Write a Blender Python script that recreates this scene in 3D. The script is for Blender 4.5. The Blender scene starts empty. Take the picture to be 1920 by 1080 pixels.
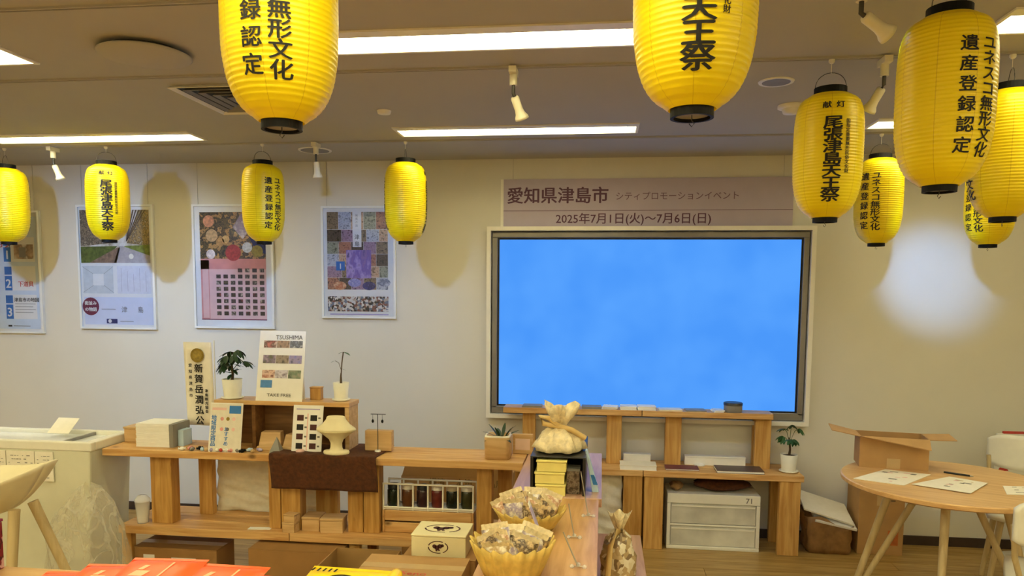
import bpy, bmesh, math, random
import numpy as np
from mathutils import Matrix, Vector

random.seed(7)
S = bpy.context.scene
COL = S.collection
PI = math.pi

# ------------------------------------------------------------------ camera, world, exposure
EYE = Vector((0.0, 0.0, 1.55))
YAW, PITCH, ROLL = 0.1194, 0.0888, 0.0080
fw = Vector((-math.sin(YAW)*math.cos(PITCH), math.cos(YAW)*math.cos(PITCH), -math.sin(PITCH)))
rt = Vector((math.cos(YAW), math.sin(YAW), 0.0))
up = rt.cross(fw)
rt2 = math.cos(ROLL)*rt + math.sin(ROLL)*up
up2 = -math.sin(ROLL)*rt + math.cos(ROLL)*up
cam_d = bpy.data.cameras.new('camera')
cam = bpy.data.objects.new('camera', cam_d); COL.objects.link(cam)
cam.matrix_world = Matrix(((rt2.x, up2.x, -fw.x, EYE.x), (rt2.y, up2.y, -fw.y, EYE.y), (rt2.z, up2.z, -fw.z, EYE.z), (0, 0, 0, 1)))
cam_d.sensor_width = 36.0
cam_d.lens = 36.0*1400/1920
cam_d.shift_y = (673.4-540)/1920
cam_d.clip_start = 0.05
S.camera = cam
w = bpy.data.worlds.new('world'); S.world = w; w.use_nodes = True
w.node_tree.nodes['Background'].inputs[0].default_value = (1.0, 0.85, 0.65, 1)
w.node_tree.nodes['Background'].inputs[1].default_value = 0.05
S.view_settings.view_transform = 'Standard'
S.view_settings.look = 'None'
S.view_settings.gamma = 1.0
S.view_settings.use_curve_mapping = False
S.view_settings.exposure = 0.0
TUBE = (0.92, 0.83, 0.48); TUBE_W = 24.0          # warm fluorescent tubes of the ceiling fittings
SPOTC = (0.27, 0.50, 1.0)                         # cool spot lamps on the tracks

# ------------------------------------------------------------------ materials
def lin(c):
    if isinstance(c, str):
        c = tuple(int(c[i:i+2], 16)/255 for i in (0, 2, 4))
    return tuple((x/12.92 if x <= .04045 else ((x+.055)/1.055)**2.4) for x in c)
MATS = {}
def base_mat(name):
    m = bpy.data.materials.new(name); m.use_nodes = True
    nt = m.node_tree; b = nt.nodes['Principled BSDF']
    return m, nt, b
def N(nt, kind, **kw):
    n = nt.nodes.new(kind)
    for k, v in kw.items(): setattr(n, k, v)
    return n
def M(name, col, rough=.55, noise=.08, scale=18, bump=0.0, metal=0.0, emit=0, alpha=1.0, trans=0.0, spec=.5, stretch=(1, 1, 1)):
    if name in MATS: return MATS[name]
    m, nt, b = base_mat(name); c = lin(col)
    tc = N(nt, 'ShaderNodeTexCoord'); mp = N(nt, 'ShaderNodeMapping'); mp.inputs['Scale'].default_value = stretch
    nz = N(nt, 'ShaderNodeTexNoise'); nz.inputs['Scale'].default_value = scale; nz.inputs['Detail'].default_value = 4
    nt.links.new(tc.outputs['Object'], mp.inputs[0]); nt.links.new(mp.outputs[0], nz.inputs['Vector'])
    rp = N(nt, 'ShaderNodeValToRGB')
    rp.color_ramp.elements[0].position = .3; rp.color_ramp.elements[1].position = .7
    rp.color_ramp.elements[0].color = (*[max(0, x*(1-noise)) for x in c], 1)
    rp.color_ramp.elements[1].color = (*[min(1, x*(1+noise)) for x in c], 1)
    nt.links.new(nz.outputs['Fac'], rp.inputs[0]); nt.links.new(rp.outputs[0], b.inputs['Base Color'])
    b.inputs['Roughness'].default_value = rough; b.inputs['Metallic'].default_value = metal
    b.inputs['Specular IOR Level'].default_value = spec
    if emit:
        nt.links.new(rp.outputs[0], b.inputs['Emission Color']); b.inputs['Emission Strength'].default_value = emit
    if alpha < 1: b.inputs['Alpha'].default_value = alpha
    if trans: b.inputs['Transmission Weight'].default_value = trans
    if bump:
        bp = N(nt, 'ShaderNodeBump'); bp.inputs['Strength'].default_value = bump; bp.inputs['Distance'].default_value = .01
        nt.links.new(nz.outputs['Fac'], bp.inputs['Height']); nt.links.new(bp.outputs[0], b.inputs['Normal'])
    MATS[name] = m; return m
def wood(name, light, dark, axis='x', rough=.5, knots=True, scale=1.0):
    m, nt, b = base_mat(name)
    tc = N(nt, 'ShaderNodeTexCoord'); mp = N(nt, 'ShaderNodeMapping')
    oi = N(nt, 'ShaderNodeObjectInfo'); ad = N(nt, 'ShaderNodeVectorMath', operation='ADD')
    ml = N(nt, 'ShaderNodeVectorMath', operation='SCALE'); ml.inputs[0].default_value = (3.1, 1.7, 2.3)
    nt.links.new(oi.outputs['Random'], ml.inputs['Scale'])
    nt.links.new(tc.outputs['Object'], ad.inputs[0]); nt.links.new(ml.outputs[0], ad.inputs[1])
    s = {'x': (1.2, 14, 14), 'y': (14, 1.2, 14), 'z': (14, 14, 1.2)}[axis]
    mp.inputs['Scale'].default_value = tuple(v*scale for v in s)
    nt.links.new(ad.outputs[0], mp.inputs[0])
    nz = N(nt, 'ShaderNodeTexNoise'); nz.inputs['Scale'].default_value = 3.0; nz.inputs['Detail'].default_value = 6; nz.inputs['Distortion'].default_value = .6
    nt.links.new(mp.outputs[0], nz.inputs['Vector'])
    rp = N(nt, 'ShaderNodeValToRGB'); cr = rp.color_ramp
    cr.elements[0].position = .32; cr.elements[0].color = (*lin(dark), 1)
    cr.elements[1].position = .66; cr.elements[1].color = (*lin(light), 1)
    nt.links.new(nz.outputs['Fac'], rp.inputs[0])
    out = rp.outputs[0]
    if knots:
        vo = N(nt, 'ShaderNodeTexVoronoi'); vo.inputs['Scale'].default_value = 5.5
        mk = N(nt, 'ShaderNodeMapping'); k = {'x': (.6, 1, 1), 'y': (1, .6, 1), 'z': (1, 1, .6)}[axis]; mk.inputs['Scale'].default_value = k
        nt.links.new(ad.outputs[0], mk.inputs[0]); nt.links.new(mk.outputs[0], vo.inputs['Vector'])
        r2 = N(nt, 'ShaderNodeValToRGB'); r2.color_ramp.elements[0].position = .035; r2.color_ramp.elements[1].position = .09
        nt.links.new(vo.outputs['Distance'], r2.inputs[0])
        mx = N(nt, 'ShaderNodeMix', data_type='RGBA'); mx.inputs['A'].default_value = (*[x*.35 for x in lin(dark)], 1)
        nt.links.new(r2.outputs[0], mx.inputs['Factor']); nt.links.new(out, mx.inputs['B']); out = mx.outputs['Result']
    nt.links.new(out, b.inputs['Base Color']); b.inputs['Roughness'].default_value = rough
    bp = N(nt, 'ShaderNodeBump'); bp.inputs['Strength'].default_value = .12; bp.inputs['Distance'].default_value = .004
    nt.links.new(nz.outputs['Fac'], bp.inputs['Height']); nt.links.new(bp.outputs[0], b.inputs['Normal'])
    MATS[name] = m; return m
def photo(name, cols, scale=25, vor=False, rough=.35, stretch=(1, 1, 1)):
    """printed picture: patches of several inks"""
    if name in MATS: return MATS[name]
    m, nt, b = base_mat(name)
    tc = N(nt, 'ShaderNodeTexCoord'); mp = N(nt, 'ShaderNodeMapping'); mp.inputs['Scale'].default_value = stretch
    nt.links.new(tc.outputs['Object'], mp.inputs[0])
    if vor:
        t = N(nt, 'ShaderNodeTexVoronoi'); o = 'Color'; t.inputs['Scale'].default_value = scale
        sp = N(nt, 'ShaderNodeSeparateColor'); nt.links.new(mp.outputs[0], t.inputs['Vector']); nt.links.new(t.outputs['Color'], sp.inputs[0]); src = sp.outputs[0]
    else:
        t = N(nt, 'ShaderNodeTexNoise'); t.inputs['Scale'].default_value = scale; t.inputs['Detail'].default_value = 3
        nt.links.new(mp.outputs[0], t.inputs['Vector']); src = t.outputs['Fac']
    rp = N(nt, 'ShaderNodeValToRGB'); cr = rp.color_ramp; n = len(cols)
    lo, hi = (0, 1) if vor else (.3, .7)
    for i, c in enumerate(cols):
        pos = lo+(hi-lo)*i/max(1, n-1)
        e = cr.elements[i] if i < 2 else cr.elements.new(pos)
        e.position = pos; e.color = (*lin(c), 1)
    if vor: cr.interpolation = 'CONSTANT'
    nt.links.new(src, rp.inputs[0]); nt.links.new(rp.outputs[0], b.inputs['Base Color'])
    b.inputs['Roughness'].default_value = rough
    MATS[name] = m; return m

M('wall', 'dcd9cf', .85, .02, 3, bump=.02)
M('ceiling', 'b3b0a8', .9, .02, 3)
M('white_trim', 'f2efe6', .5, .02)
M('baseboard', '3a2c24', .5, .1)
M('white_metal', 'f0ede2', .4, .03)
M('cream_metal', 'e9e3c8', .4, .03)
M('dark_metal', '4a4844', .4, .1, metal=.6)
M('steel', 'b9b7b0', .3, .05, metal=.8)
M('black', '080707', .6, .15, spec=.25)
M('black_plastic', '1a1a1b', .35, .1)
M('ink', '14110f', .7, .05)
M('grey_ink', '77746e', .7, .05)
M('paper', 'f3f2ee', .6, .02, 30)
M('paper_warm', 'f3eee0', .6, .03, 30)
M('frame_white', 'e9ecec', .35, .02)
def acrylic():
    m, nt, b = base_mat('acrylic'); tr = N(nt, 'ShaderNodeBsdfTransparent'); gl = N(nt, 'ShaderNodeBsdfGlossy'); gl.inputs['Roughness'].default_value = .04
    fr = N(nt, 'ShaderNodeFresnel'); nz = N(nt, 'ShaderNodeTexNoise'); nz.inputs['Scale'].default_value = 5; bp = N(nt, 'ShaderNodeBump'); bp.inputs['Strength'].default_value = .02; bp.inputs['Distance'].default_value = .01
    tc = N(nt, 'ShaderNodeTexCoord'); nt.links.new(tc.outputs['Object'], nz.inputs['Vector']); nt.links.new(nz.outputs['Fac'], bp.inputs['Height']); nt.links.new(bp.outputs[0], gl.inputs['Normal'])
    mx = N(nt, 'ShaderNodeMixShader'); nt.links.new(fr.outputs[0], mx.inputs[0]); nt.links.new(tr.outputs[0], mx.inputs[1]); nt.links.new(gl.outputs[0], mx.inputs[2])
    nt.links.new(mx.outputs[0], nt.nodes['Material Output'].inputs[0]); MATS['acrylic'] = m
acrylic()
M('cardboard', 'b68f5c', .8, .07, 12)
M('cardboard_dark', '9c7443', .8, .07, 12)
M('cardboard_in', 'a5814f', .85, .07, 12)
M('tape', 'c6a878', .3, .05)
M('white_plastic', 'eceade', .4, .03)
M('cloth_white', 'e6e1d2', .95, .05, 40, bump=.3)
M('cloth_brown', '4f2a10', .95, .3, 60, bump=.4)
M('freezer', 'dcdcc8', .45, .02)
M('leaf', '2c5a2a', .45, .3, 30)
M('leaf_dark', '1c3a1e', .45, .3, 30)
M('bark', '5b4a36', .8, .25, 60)
M('soil', '3a2a20', .95, .3, 90)
M('cup_clear', 'ffffff', .15, 0, alpha=.35)
M('cellophane', 'efe6d0', .18, .08, 30, alpha=.55)
M('cello_beige', 'ebd9b2', .2, .22, 40, bump=.6)
M('orange_foil', 'ff6c34', .3, .06, 14, bump=.1)
M('yellow_foil', 'fbd513', .35, .04, 14, bump=.06)
M('yellow_box', 'ece08a', .5, .05)
M('basket', 'cdb05e', .55, .2, 30, bump=.4)
M('maroon', '7b1f45', .6, .05)
M('blue_ink', '2f78c4', .6, .05)
M('navy', '23306e', .6, .05)
M('pale_blue', 'bcd6ef', .5, .05)
M('banner', 'b9aec2', .6, .03, 10)
M('banner_ink', '5a3550', .6, .05)
M('banner_thin', '74586c', .6, .05)
M('gold', '8a7326', .4, .25, 60, metal=.3)
M('pink', 'ebc4be', .6, .05)
M('rose', 'dd9a94', .6, .08)
M('red_ink', 'c7423a', .6, .08)
M('bag_film', 'f0eddc', .15, .1, 8, bump=.3, alpha=.24)
M('shell_cream', 'e7dcb8', .45, .03)
M('cream_box', 'e9dfb4', .55, .03)
M('brown_ink', '4b2320', .7, .2, 80)
M('carton_ink', '7a6238', .7, .2, 60)
M('bust', 'eadfb8', .6, .04)
M('lavender', 'b6abd2', .5, .1)
M('stone_grey', '8c8a86', .6, .08)
def film_wrinkles():
    m = MATS['bag_film']; nt = m.node_tree; b = nt.nodes['Principled BSDF']
    nz = N(nt, 'ShaderNodeTexNoise'); nz.inputs['Scale'].default_value = 7; nz.inputs['Detail'].default_value = 3; nz.inputs['Distortion'].default_value = 1.2
    tc = N(nt, 'ShaderNodeTexCoord'); mp = N(nt, 'ShaderNodeMapping'); mp.inputs['Scale'].default_value = (1, 1, .45); nt.links.new(tc.outputs['Object'], mp.inputs[0]); nt.links.new(mp.outputs[0], nz.inputs['Vector'])
    rp = N(nt, 'ShaderNodeValToRGB'); cr = rp.color_ramp; cr.elements[0].position = .40; cr.elements[0].color = (.20,)*3+(1,); cr.elements[1].position = .60; cr.elements[1].color = (.21,)*3+(1,)
    e = cr.elements.new(.5); e.color = (.40,)*3+(1,); e = cr.elements.new(.46); e.color = (.2,)*3+(1,); e = cr.elements.new(.54); e.color = (.24,)*3+(1,)
    nt.links.new(nz.outputs['Fac'], rp.inputs[0]); nt.links.new(rp.outputs[0], b.inputs['Alpha'])
film_wrinkles()
wood('cedar_x', 'dcb478', 'bd8a4c', 'x'); wood('cedar_y', 'd8ac70', 'b8864a', 'y'); wood('cedar_z', 'cda05a', 'a67634', 'z')
wood('pine_z', 'dcb26a', 'b98642', 'z')
wood('counter_y', 'd9ae78', 'bf8d55', 'y', knots=False, rough=.32)
wood('counter_far', 'cfa88e', 'b98c74', 'y', knots=False, rough=.28)
wood('table_x', 'dfb880', 'c99c64', 'x', knots=False, rough=.35)
wood('leg_pale', 'cdb98c', 'b59f72', 'z', knots=False)
wood('plank_x', 'b2935a', '8f7038', 'x', knots=False, rough=.4, scale=.8)
wood('block', 'd8b684', 'c09a66', 'x', knots=False)
wood('brown_panel', '8a6238', '6d4824', 'x', knots=False)

def lantern_material():
    m, nt, b = base_mat('lantern_yellow')
    tc = N(nt, 'ShaderNodeTexCoord'); sx = N(nt, 'ShaderNodeSeparateXYZ'); nt.links.new(tc.outputs['Object'], sx.inputs[0])
    at = N(nt, 'ShaderNodeMath', operation='ARCTAN2'); nt.links.new(sx.outputs[0], at.inputs[0]); nt.links.new(sx.outputs[1], at.inputs[1])
    mu = N(nt, 'ShaderNodeMath', operation='MULTIPLY_ADD'); mu.inputs[1].default_value = 8/(2*PI); mu.inputs[2].default_value = 8.43
    nt.links.new(at.outputs[0], mu.inputs[0])
    fr = N(nt, 'ShaderNodeMath', operation='FRACT'); nt.links.new(mu.outputs[0], fr.inputs[0])
    rp = N(nt, 'ShaderNodeValToRGB'); cr = rp.color_ramp      # glued seams of the vinyl panels
    cr.elements[0].position = 0; cr.elements[0].color = (*lin('ffe406'), 1)
    cr.elements[1].position = 1; cr.elements[1].color = (*lin('ffe406'), 1)
    for pos, c in ((.485, 'ffe406'), (.5, 'e0bd00'), (.515, 'ffe406')):
        e = cr.elements.new(pos); e.color = (*lin(c), 1)
    nt.links.new(fr.outputs[0], rp.inputs[0]); nt.links.new(rp.outputs[0], b.inputs['Base Color'])
    b.inputs['Roughness'].default_value = .38
    tr = N(nt, 'ShaderNodeBsdfTranslucent'); nt.links.new(rp.outputs[0], tr.inputs[0])
    mx = N(nt, 'ShaderNodeMixShader'); mx.inputs[0].default_value = .12
    nt.links.new(b.outputs[0], mx.inputs[1]); nt.links.new(tr.outputs[0], mx.inputs[2])
    nt.links.new(mx.outputs[0], nt.nodes['Material Output'].inputs[0])
    MATS['lantern_yellow'] = m
lantern_material()
def emitter(name, col, strength, mottle=None):
    m = bpy.data.materials.new(name); m.use_nodes = True; nt = m.node_tree
    nt.nodes.remove(nt.nodes['Principled BSDF']); e = N(nt, 'ShaderNodeEmission'); e.inputs[1].default_value = strength
    if mottle:
        tc = N(nt, 'ShaderNodeTexCoord'); nz = N(nt, 'ShaderNodeTexNoise'); nz.inputs['Scale'].default_value = 3.0
        rp = N(nt, 'ShaderNodeValToRGB'); rp.color_ramp.elements[0].position = .35; rp.color_ramp.elements[1].position = .65
        rp.color_ramp.elements[0].color = (*lin(mottle[0]), 1); rp.color_ramp.elements[1].color = (*lin(mottle[1]), 1)
        nt.links.new(tc.outputs['Object'], nz.inputs['Vector']); nt.links.new(nz.outputs['Fac'], rp.inputs[0]); nt.links.new(rp.outputs[0], e.inputs[0])
    else:
        e.inputs[0].default_value = (*col, 1)
    nt.links.new(e.outputs[0], nt.nodes['Material Output'].inputs[0]); MATS[name] = m
emitter('tube_glow', TUBE, TUBE_W)
emitter('spot_glow', SPOTC, 6.0)
emitter('screen_glow', None, 1.0, ('4c99fb', '58a3ff'))

# ------------------------------------------------------------------ mesh helpers
class MB:
    def __init__(s): s.v = []; s.f = []; s.m = []; s.mats = []; s.sm = []
    def mi(s, mat):
        mat = MATS[mat] if isinstance(mat, str) else mat
        if mat not in s.mats: s.mats.append(mat)
        return s.mats.index(mat)
    def add(s, verts, faces, mat=None, smooth=False):
        o = len(s.v); s.v += [tuple(p) for p in verts]
        k = s.mi(mat) if mat else 0
        for f in faces: s.f.append([o+i for i in f]); s.m.append(k); s.sm.append(smooth)
        return s
    def box(s, x0, x1, y0, y1, z0, z1, mat=None):
        v = [(x, y, z) for z in (z0, z1) for y in (y0, y1) for x in (x0, x1)]
        return s.add(v, [(0, 2, 3, 1), (4, 5, 7, 6), (0, 1, 5, 4), (2, 6, 7, 3), (0, 4, 6, 2), (1, 3, 7, 5)], mat)
    def obox(s, c, ax, ay, az, hx, hy, hz, mat=None):
        c = Vector(c); v = [c+Vector(ax)*(hx*i)+Vector(ay)*(hy*j)+Vector(az)*(hz*k) for k in (-1, 1) for j in (-1, 1) for i in (-1, 1)]
        return s.add(v, [(0, 2, 3, 1), (4, 5, 7, 6), (0, 1, 5, 4), (2, 6, 7, 3), (0, 4, 6, 2), (1, 3, 7, 5)], mat)
    def hexa(s, bottom, top, mat=None):
        return s.add(list(bottom)+list(top), [(3, 2, 1, 0), (4, 5, 6, 7), (0, 1, 5, 4), (1, 2, 6, 5), (2, 3, 7, 6), (3, 0, 4, 7)], mat)
    def lathe(s, prof, n=24, c=(0, 0, 0), mat=None, cap0=True, cap1=True, smooth=True, fn=None):
        v = []; f = []
        for (r, z) in prof:
            for i in range(n):
                a = 2*PI*i/n; rr, zz = (r, z) if fn is None else fn(r, z, a)
                v.append((c[0]+rr*math.cos(a), c[1]+rr*math.sin(a), c[2]+zz))
        for k in range(len(prof)-1):
            for i in range(n):
                j = (i+1) % n; f.append((k*n+i, k*n+j, (k+1)*n+j, (k+1)*n+i))
        s.add(v, f, mat, smooth)
        if cap0: s.add(v[:n][::-1], [tuple(range(n))], mat)
        if cap1: s.add(v[-n:], [tuple(range(n))], mat)
        return s
    def tube(s, pts, r, n=8, mat=None, smooth=True, r1=None):
        pts = [Vector(p) for p in pts]; v = []; f = []
        for k, p in enumerate(pts):
            d = (pts[min(k+1, len(pts)-1)]-pts[max(k-1, 0)]).normalized()
            a = d.cross(Vector((0, 0, 1)) if abs(d.z) < .9 else Vector((1, 0, 0))).normalized(); b = d.cross(a)
            rr = r if r1 is None else r+(r1-r)*k/(len(pts)-1)
            for i in range(n):
                t = 2*PI*i/n; v.append(p+a*(rr*math.cos(t))+b*(rr*math.sin(t)))
        for k in range(len(pts)-1):
            for i in range(n):
                j = (i+1) % n; f.append((k*n+i, (k+1)*n+i, (k+1)*n+j, k*n+j))
        s.add(v, f, mat, smooth)
        s.add(v[:n], [tuple(range(n))], mat); s.add(v[-n:][::-1], [tuple(range(n))], mat)
        return s
    def grid(s, fn, nu, nv, mat=None, smooth=True):
        v = [fn(i/nu, j/nv) for j in range(nv+1) for i in range(nu+1)]
        f = [(j*(nu+1)+i, j*(nu+1)+i+1, (j+1)*(nu+1)+i+1, (j+1)*(nu+1)+i) for j in range(nv) for i in range(nu)]
        return s.add(v, f, mat, smooth)
    def mesh(s, name, mat=None):
        me = bpy.data.meshes.new(name); me.from_pydata(s.v, [], s.f)
        if mat: me.materials.append(MATS[mat] if isinstance(mat, str) else mat)
        for x in s.mats:
            if not mat: me.materials.append(x)
        for p, k, sm in zip(me.polygons, s.m, s.sm):
            p.material_index = 0 if mat else k; p.use_smooth = sm
        me.update(); return me
    def build(s, name, mat=None, parent=None, bevel=0, loc=None, rotz=0, thick=0):
        o = bpy.data.objects.new(name, s.mesh(name, mat)); COL.objects.link(o)
        if parent: o.parent = parent
        if loc: o.location = loc
        if rotz: o.rotation_euler = (0, 0, rotz)
        if thick:
            md = o.modifiers.new('solid', 'SOLIDIFY'); md.thickness = thick
        if bevel:
            md = o.modifiers.new('bevel', 'BEVEL'); md.width = bevel; md.segments = 2; md.limit_method = 'ANGLE'
        return o
def tag(o, label=None, cat=None, group=None, kind=None):
    if label: o['label'] = label
    if cat: o['category'] = cat
    if group: o['group'] = group
    if kind: o['kind'] = kind
    return o
def thing(name, label, cat, loc=(0, 0, 0), rotz=0, group=None):
    o = bpy.data.objects.new(name, None); COL.objects.link(o); o.location = loc; o.rotation_euler = (0, 0, rotz)
    o.empty_display_size = .05
    return tag(o, label, cat, group)
def part(parent, name, mb, mat=None, bevel=0, label=None, thick=0):
    o = mb.build(name, mat, parent, bevel, thick=thick)
    if label: o['label'] = label
    return o
def inst(name, me, parent=None, loc=(0, 0, 0), rot=(0, 0, 0), scale=None):
    o = bpy.data.objects.new(name, me); COL.objects.link(o); o.parent = parent; o.location = loc; o.rotation_euler = rot
    if scale: o.scale = scale
    return o
def boxp(parent, name, x0, x1, y0, y1, z0, z1, mat, bevel=.003, label=None):
    return part(parent, name, MB().box(x0, x1, y0, y1, z0, z1), mat, bevel, label)

# lettering -------------------------------------------------------------------
_G = {}
def glyph(body, bold=0.0):
    k = (body, bold)
    if k in _G: return _G[k]
    c = bpy.data.curves.new('glyph', 'FONT'); c.body = body; c.align_x = 'CENTER'; c.resolution_u = 2; c.offset = bold
    o = bpy.data.objects.new('glyph', c); COL.objects.link(o)
    dg = bpy.context.evaluated_depsgraph_get(); me = bpy.data.meshes.new_from_object(o.evaluated_get(dg))
    v = [(p.co.x, p.co.y-.37) for p in me.vertices]; f = [tuple(p.vertices) for p in me.polygons]
    bpy.data.objects.remove(o); bpy.data.curves.remove(c); bpy.data.meshes.remove(me)
    _G[k] = (v, f); return _G[k]
_GS = {}
def glyph_fine(ch, bold, sx, sz, step):
    k = (ch, bold, sx, sz)
    if k in _GS: return _GS[k]
    v, f = glyph(ch, bold); bm = bmesh.new(); bv = [bm.verts.new((x*sx, 0, y*sz)) for x, y in v]
    for q in f:
        try: bm.faces.new([bv[i] for i in q])
        except ValueError: pass
    bmesh.ops.triangulate(bm, faces=bm.faces[:])
    for _ in range(3):
        es = [e for e in bm.edges if e.calc_length() > step]
        if not es: break
        bmesh.ops.subdivide_edges(bm, edges=es, cuts=1); bmesh.ops.triangulate(bm, faces=bm.faces[:])
    bm.verts.index_update()
    _GS[k] = ([tuple(x.co) for x in bm.verts], [tuple(x.index for x in q.verts) for q in bm.faces]); bm.free()
    return _GS[k]
def write(mb, body, x, z, size, y=0.0, mat='ink', bold=0.0, sx=1.0):
    """a run of print in the local x-z plane facing -y, centred on x, z"""
    v, f = glyph(body)
    sh = [(0, 0)] if not bold else [(-bold, 0), (bold, 0), (0, bold*.6), (0, -bold*.6)]
    for k, (p, q) in enumerate(sh): mb.add([(x+(a+p)*size*sx, y-.00004*k, z+(b+q)*size) for a, b in v], f, mat)
def write_down(mb, body, x, z, size, pitch, y=0.0, mat='ink', bold=0.0, sx=1.0):
    for i, ch in enumerate(body): write(mb, ch, x, z-i*pitch, size, y, mat, bold, sx)
def rect(mb, x0, x1, z0, z1, y, mat): mb.add([(x0, y, z0), (x1, y, z0), (x1, y, z1), (x0, y, z1)], [(0, 1, 2, 3)], mat)
def poly(mb, pts, y, mat): mb.add([(a, y, b) for a, b in pts], [tuple(range(len(pts)))], mat)
def disc(mb, x, z, r, y, mat, n=24, rz=None): poly(mb, [(x+r*math.cos(2*PI*i/n), z+(rz or r)*math.sin(2*PI*i/n)) for i in range(n)], y, mat)

# ------------------------------------------------------------------ the room
XL, XR, YF, YB, H = -7.2, 3.4, -2.6, 4.824, 2.4
def struct(name, mb, mat, parent=None):
    o = mb.build(name, mat, parent)
    if not parent: o['kind'] = 'structure'
    return o
floor = struct('floor', MB().box(XL, XR, YF, YB+.02, -.06, -.012), 'cardboard_dark')
pw, pl = .12, 2.6
pm = MB().box(0, pl-.003, 0, pw-.003, -.012, 0).mesh('plank', 'plank_x')
rows = int((YB-YF)/pw)+1
for r in range(rows):
    y = YB-(r+1)*pw
    if y < .2: break
    off = [0, .9, .4, 1.5, 1.1][r % 5]
    x = XL-off
    while x < XR:
        if x+pl > XL and x >= XL-pl and x < XR:
            x0 = max(x, XL); x1 = min(x+pl, XR)
            if x1-x0 > .2: inst('plank', pm, floor, (x0, y, 0), scale=((x1-x0)/pl, 1, 1))
        x += pl
struct('wall_back', MB().box(XL, XR, YB, YB+.1, 0, H+.2), 'wall')
struct('wall_left', MB().box(XL-.1, XL, YF, YB+.1, 0, H+.2), 'wall')
struct('wall_right', MB().box(XR, XR+.1, YF, YB+.1, 0, H+.2), 'wall')
struct('wall_front', MB().box(XL, XR, YF-.1, YF, 0, H+.2), 'wall')
struct('baseboard_back', MB().box(XL, XR, YB-.012, YB-.0005, 0, .058), 'baseboard')

# ceiling with slots for the recessed fluorescent fittings
ROWS = [(-1.72, -1.49), (-1.02, -.79), (-.33, -.10), (.36, .59), (1.02, 1.25), (2.50, 2.66), (3.92, 4.07)]  # second and fourth rows are unseen extras, added to brighten camera-facing surfaces
XS = {k: [(-5.75, -4.5), (-3.4, -2.15), (-1.1, .13), (1.22, 2.47)] for k in range(5)}
XS[5] = [(-5.75, -4.5), (-3.40, -2.14), (-1.08, .105), (1.21, 2.46)]; XS[6] = [(-5.85, -4.6), (-3.50, -2.25), (-1.09, .155), (1.32, 2.57)]
c = MB(); y = YF
for k, (a, b) in enumerate(ROWS):
    c.add([(XL, y, H), (XL, a, H), (XR, a, H), (XR, y, H)], [(0, 1, 2, 3)])
    x = XL
    for (p, q) in XS[k]:
        c.add([(x, a, H), (x, b, H), (p, b, H), (p, a, H)], [(0, 1, 2, 3)]); x = q
    c.add([(x, a, H), (x, b, H), (XR, b, H), (XR, a, H)], [(0, 1, 2, 3)]); y = b
c.add([(XL, y, H), (XL, YB, H), (XR, YB, H), (XR, y, H)], [(0, 1, 2, 3)])
c.box(XL, XR, YF, YB, H+.13, H+.16)
struct('ceiling', c, 'ceiling')
rowname = ['rearmost row', 'added second rearmost fill row', 'third rearmost row', 'added fourth fill row', 'row over the front table', 'row before the air vent', 'row along the poster wall']
cols = ['far past the chest', 'above the left wall posters', 'in front of the big screen', 'toward the round table']
for k, (a, b) in enumerate(ROWS):
    for i, (p, q) in enumerate(XS[k]):
        t = thing('ceiling_light', 'recessed white fluorescent ceiling light, %s %s' % (rowname[k], cols[i]), 'ceiling light', ((p+q)/2, (a+b)/2, H), 0, 'recessed fluorescent ceiling lights')
        hx, hy, d = (q-p)/2, (b-a)/2, .085
        m = MB()    # trough
        m.add([(-hx, -hy, 0), (hx, -hy, 0), (hx, hy, 0), (-hx, hy, 0), (-hx+.02, -hy+.02, d), (hx-.02, -hy+.02, d), (hx-.02, hy-.02, d), (-hx+.02, hy-.02, d)],
              [(0, 1, 5, 4), (1, 2, 6, 5), (2, 3, 7, 6), (3, 0, 4, 7), (4, 5, 6, 7)])
        part(t, 'reflector', m, 'white_metal')
        m = MB(); e = .014
        for (x0, x1, y0, y1) in ((-hx-e, hx+e, -hy-.055, -hy), (-hx-e, hx+e, hy, hy+e), (-hx-e, -hx, -hy, hy), (hx, hx+e, -hy, hy)): m.box(x0, x1, y0, y1, -.006, 0)
        part(t, 'rim', m, 'white_metal')
        m = MB().lathe([(.0, 0), (.045, 0), (.045, 2*hx-.09), (0, 2*hx-.09)], 12, cap0=False, cap1=False)
        m.v = [(z-(hx-.045), y_*.95+.012, .032+x_*.55) for (x_, y_, z) in m.v]
        part(t, 'tube', m, 'tube_glow')

# lighting tracks ---------------------------------------------------------------
for yt, lb in ((4.2, 'thin white ceiling track nearest the poster wall, carrying small lanterns'), (2.885, 'thin white ceiling track in front of the square air vent'), (2.165, 'thin white ceiling track carrying the lantern before the round table'), (1.545, 'thin white ceiling track carrying the two big close lanterns')):
    t = thing('lighting_track', lb, 'track', (0, yt, H))
    m = MB().box(XL+.3, XR-.3, -.012, -.005, -.007, 0).box(XL+.3, XR-.3, .005, .012, -.007, 0)
    part(t, 'rail', m, 'ceiling')
    part(t, 'slot', MB().box(XL+.3, XR-.3, -.005, .005, -.003, 0), 'dark_metal')

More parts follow.
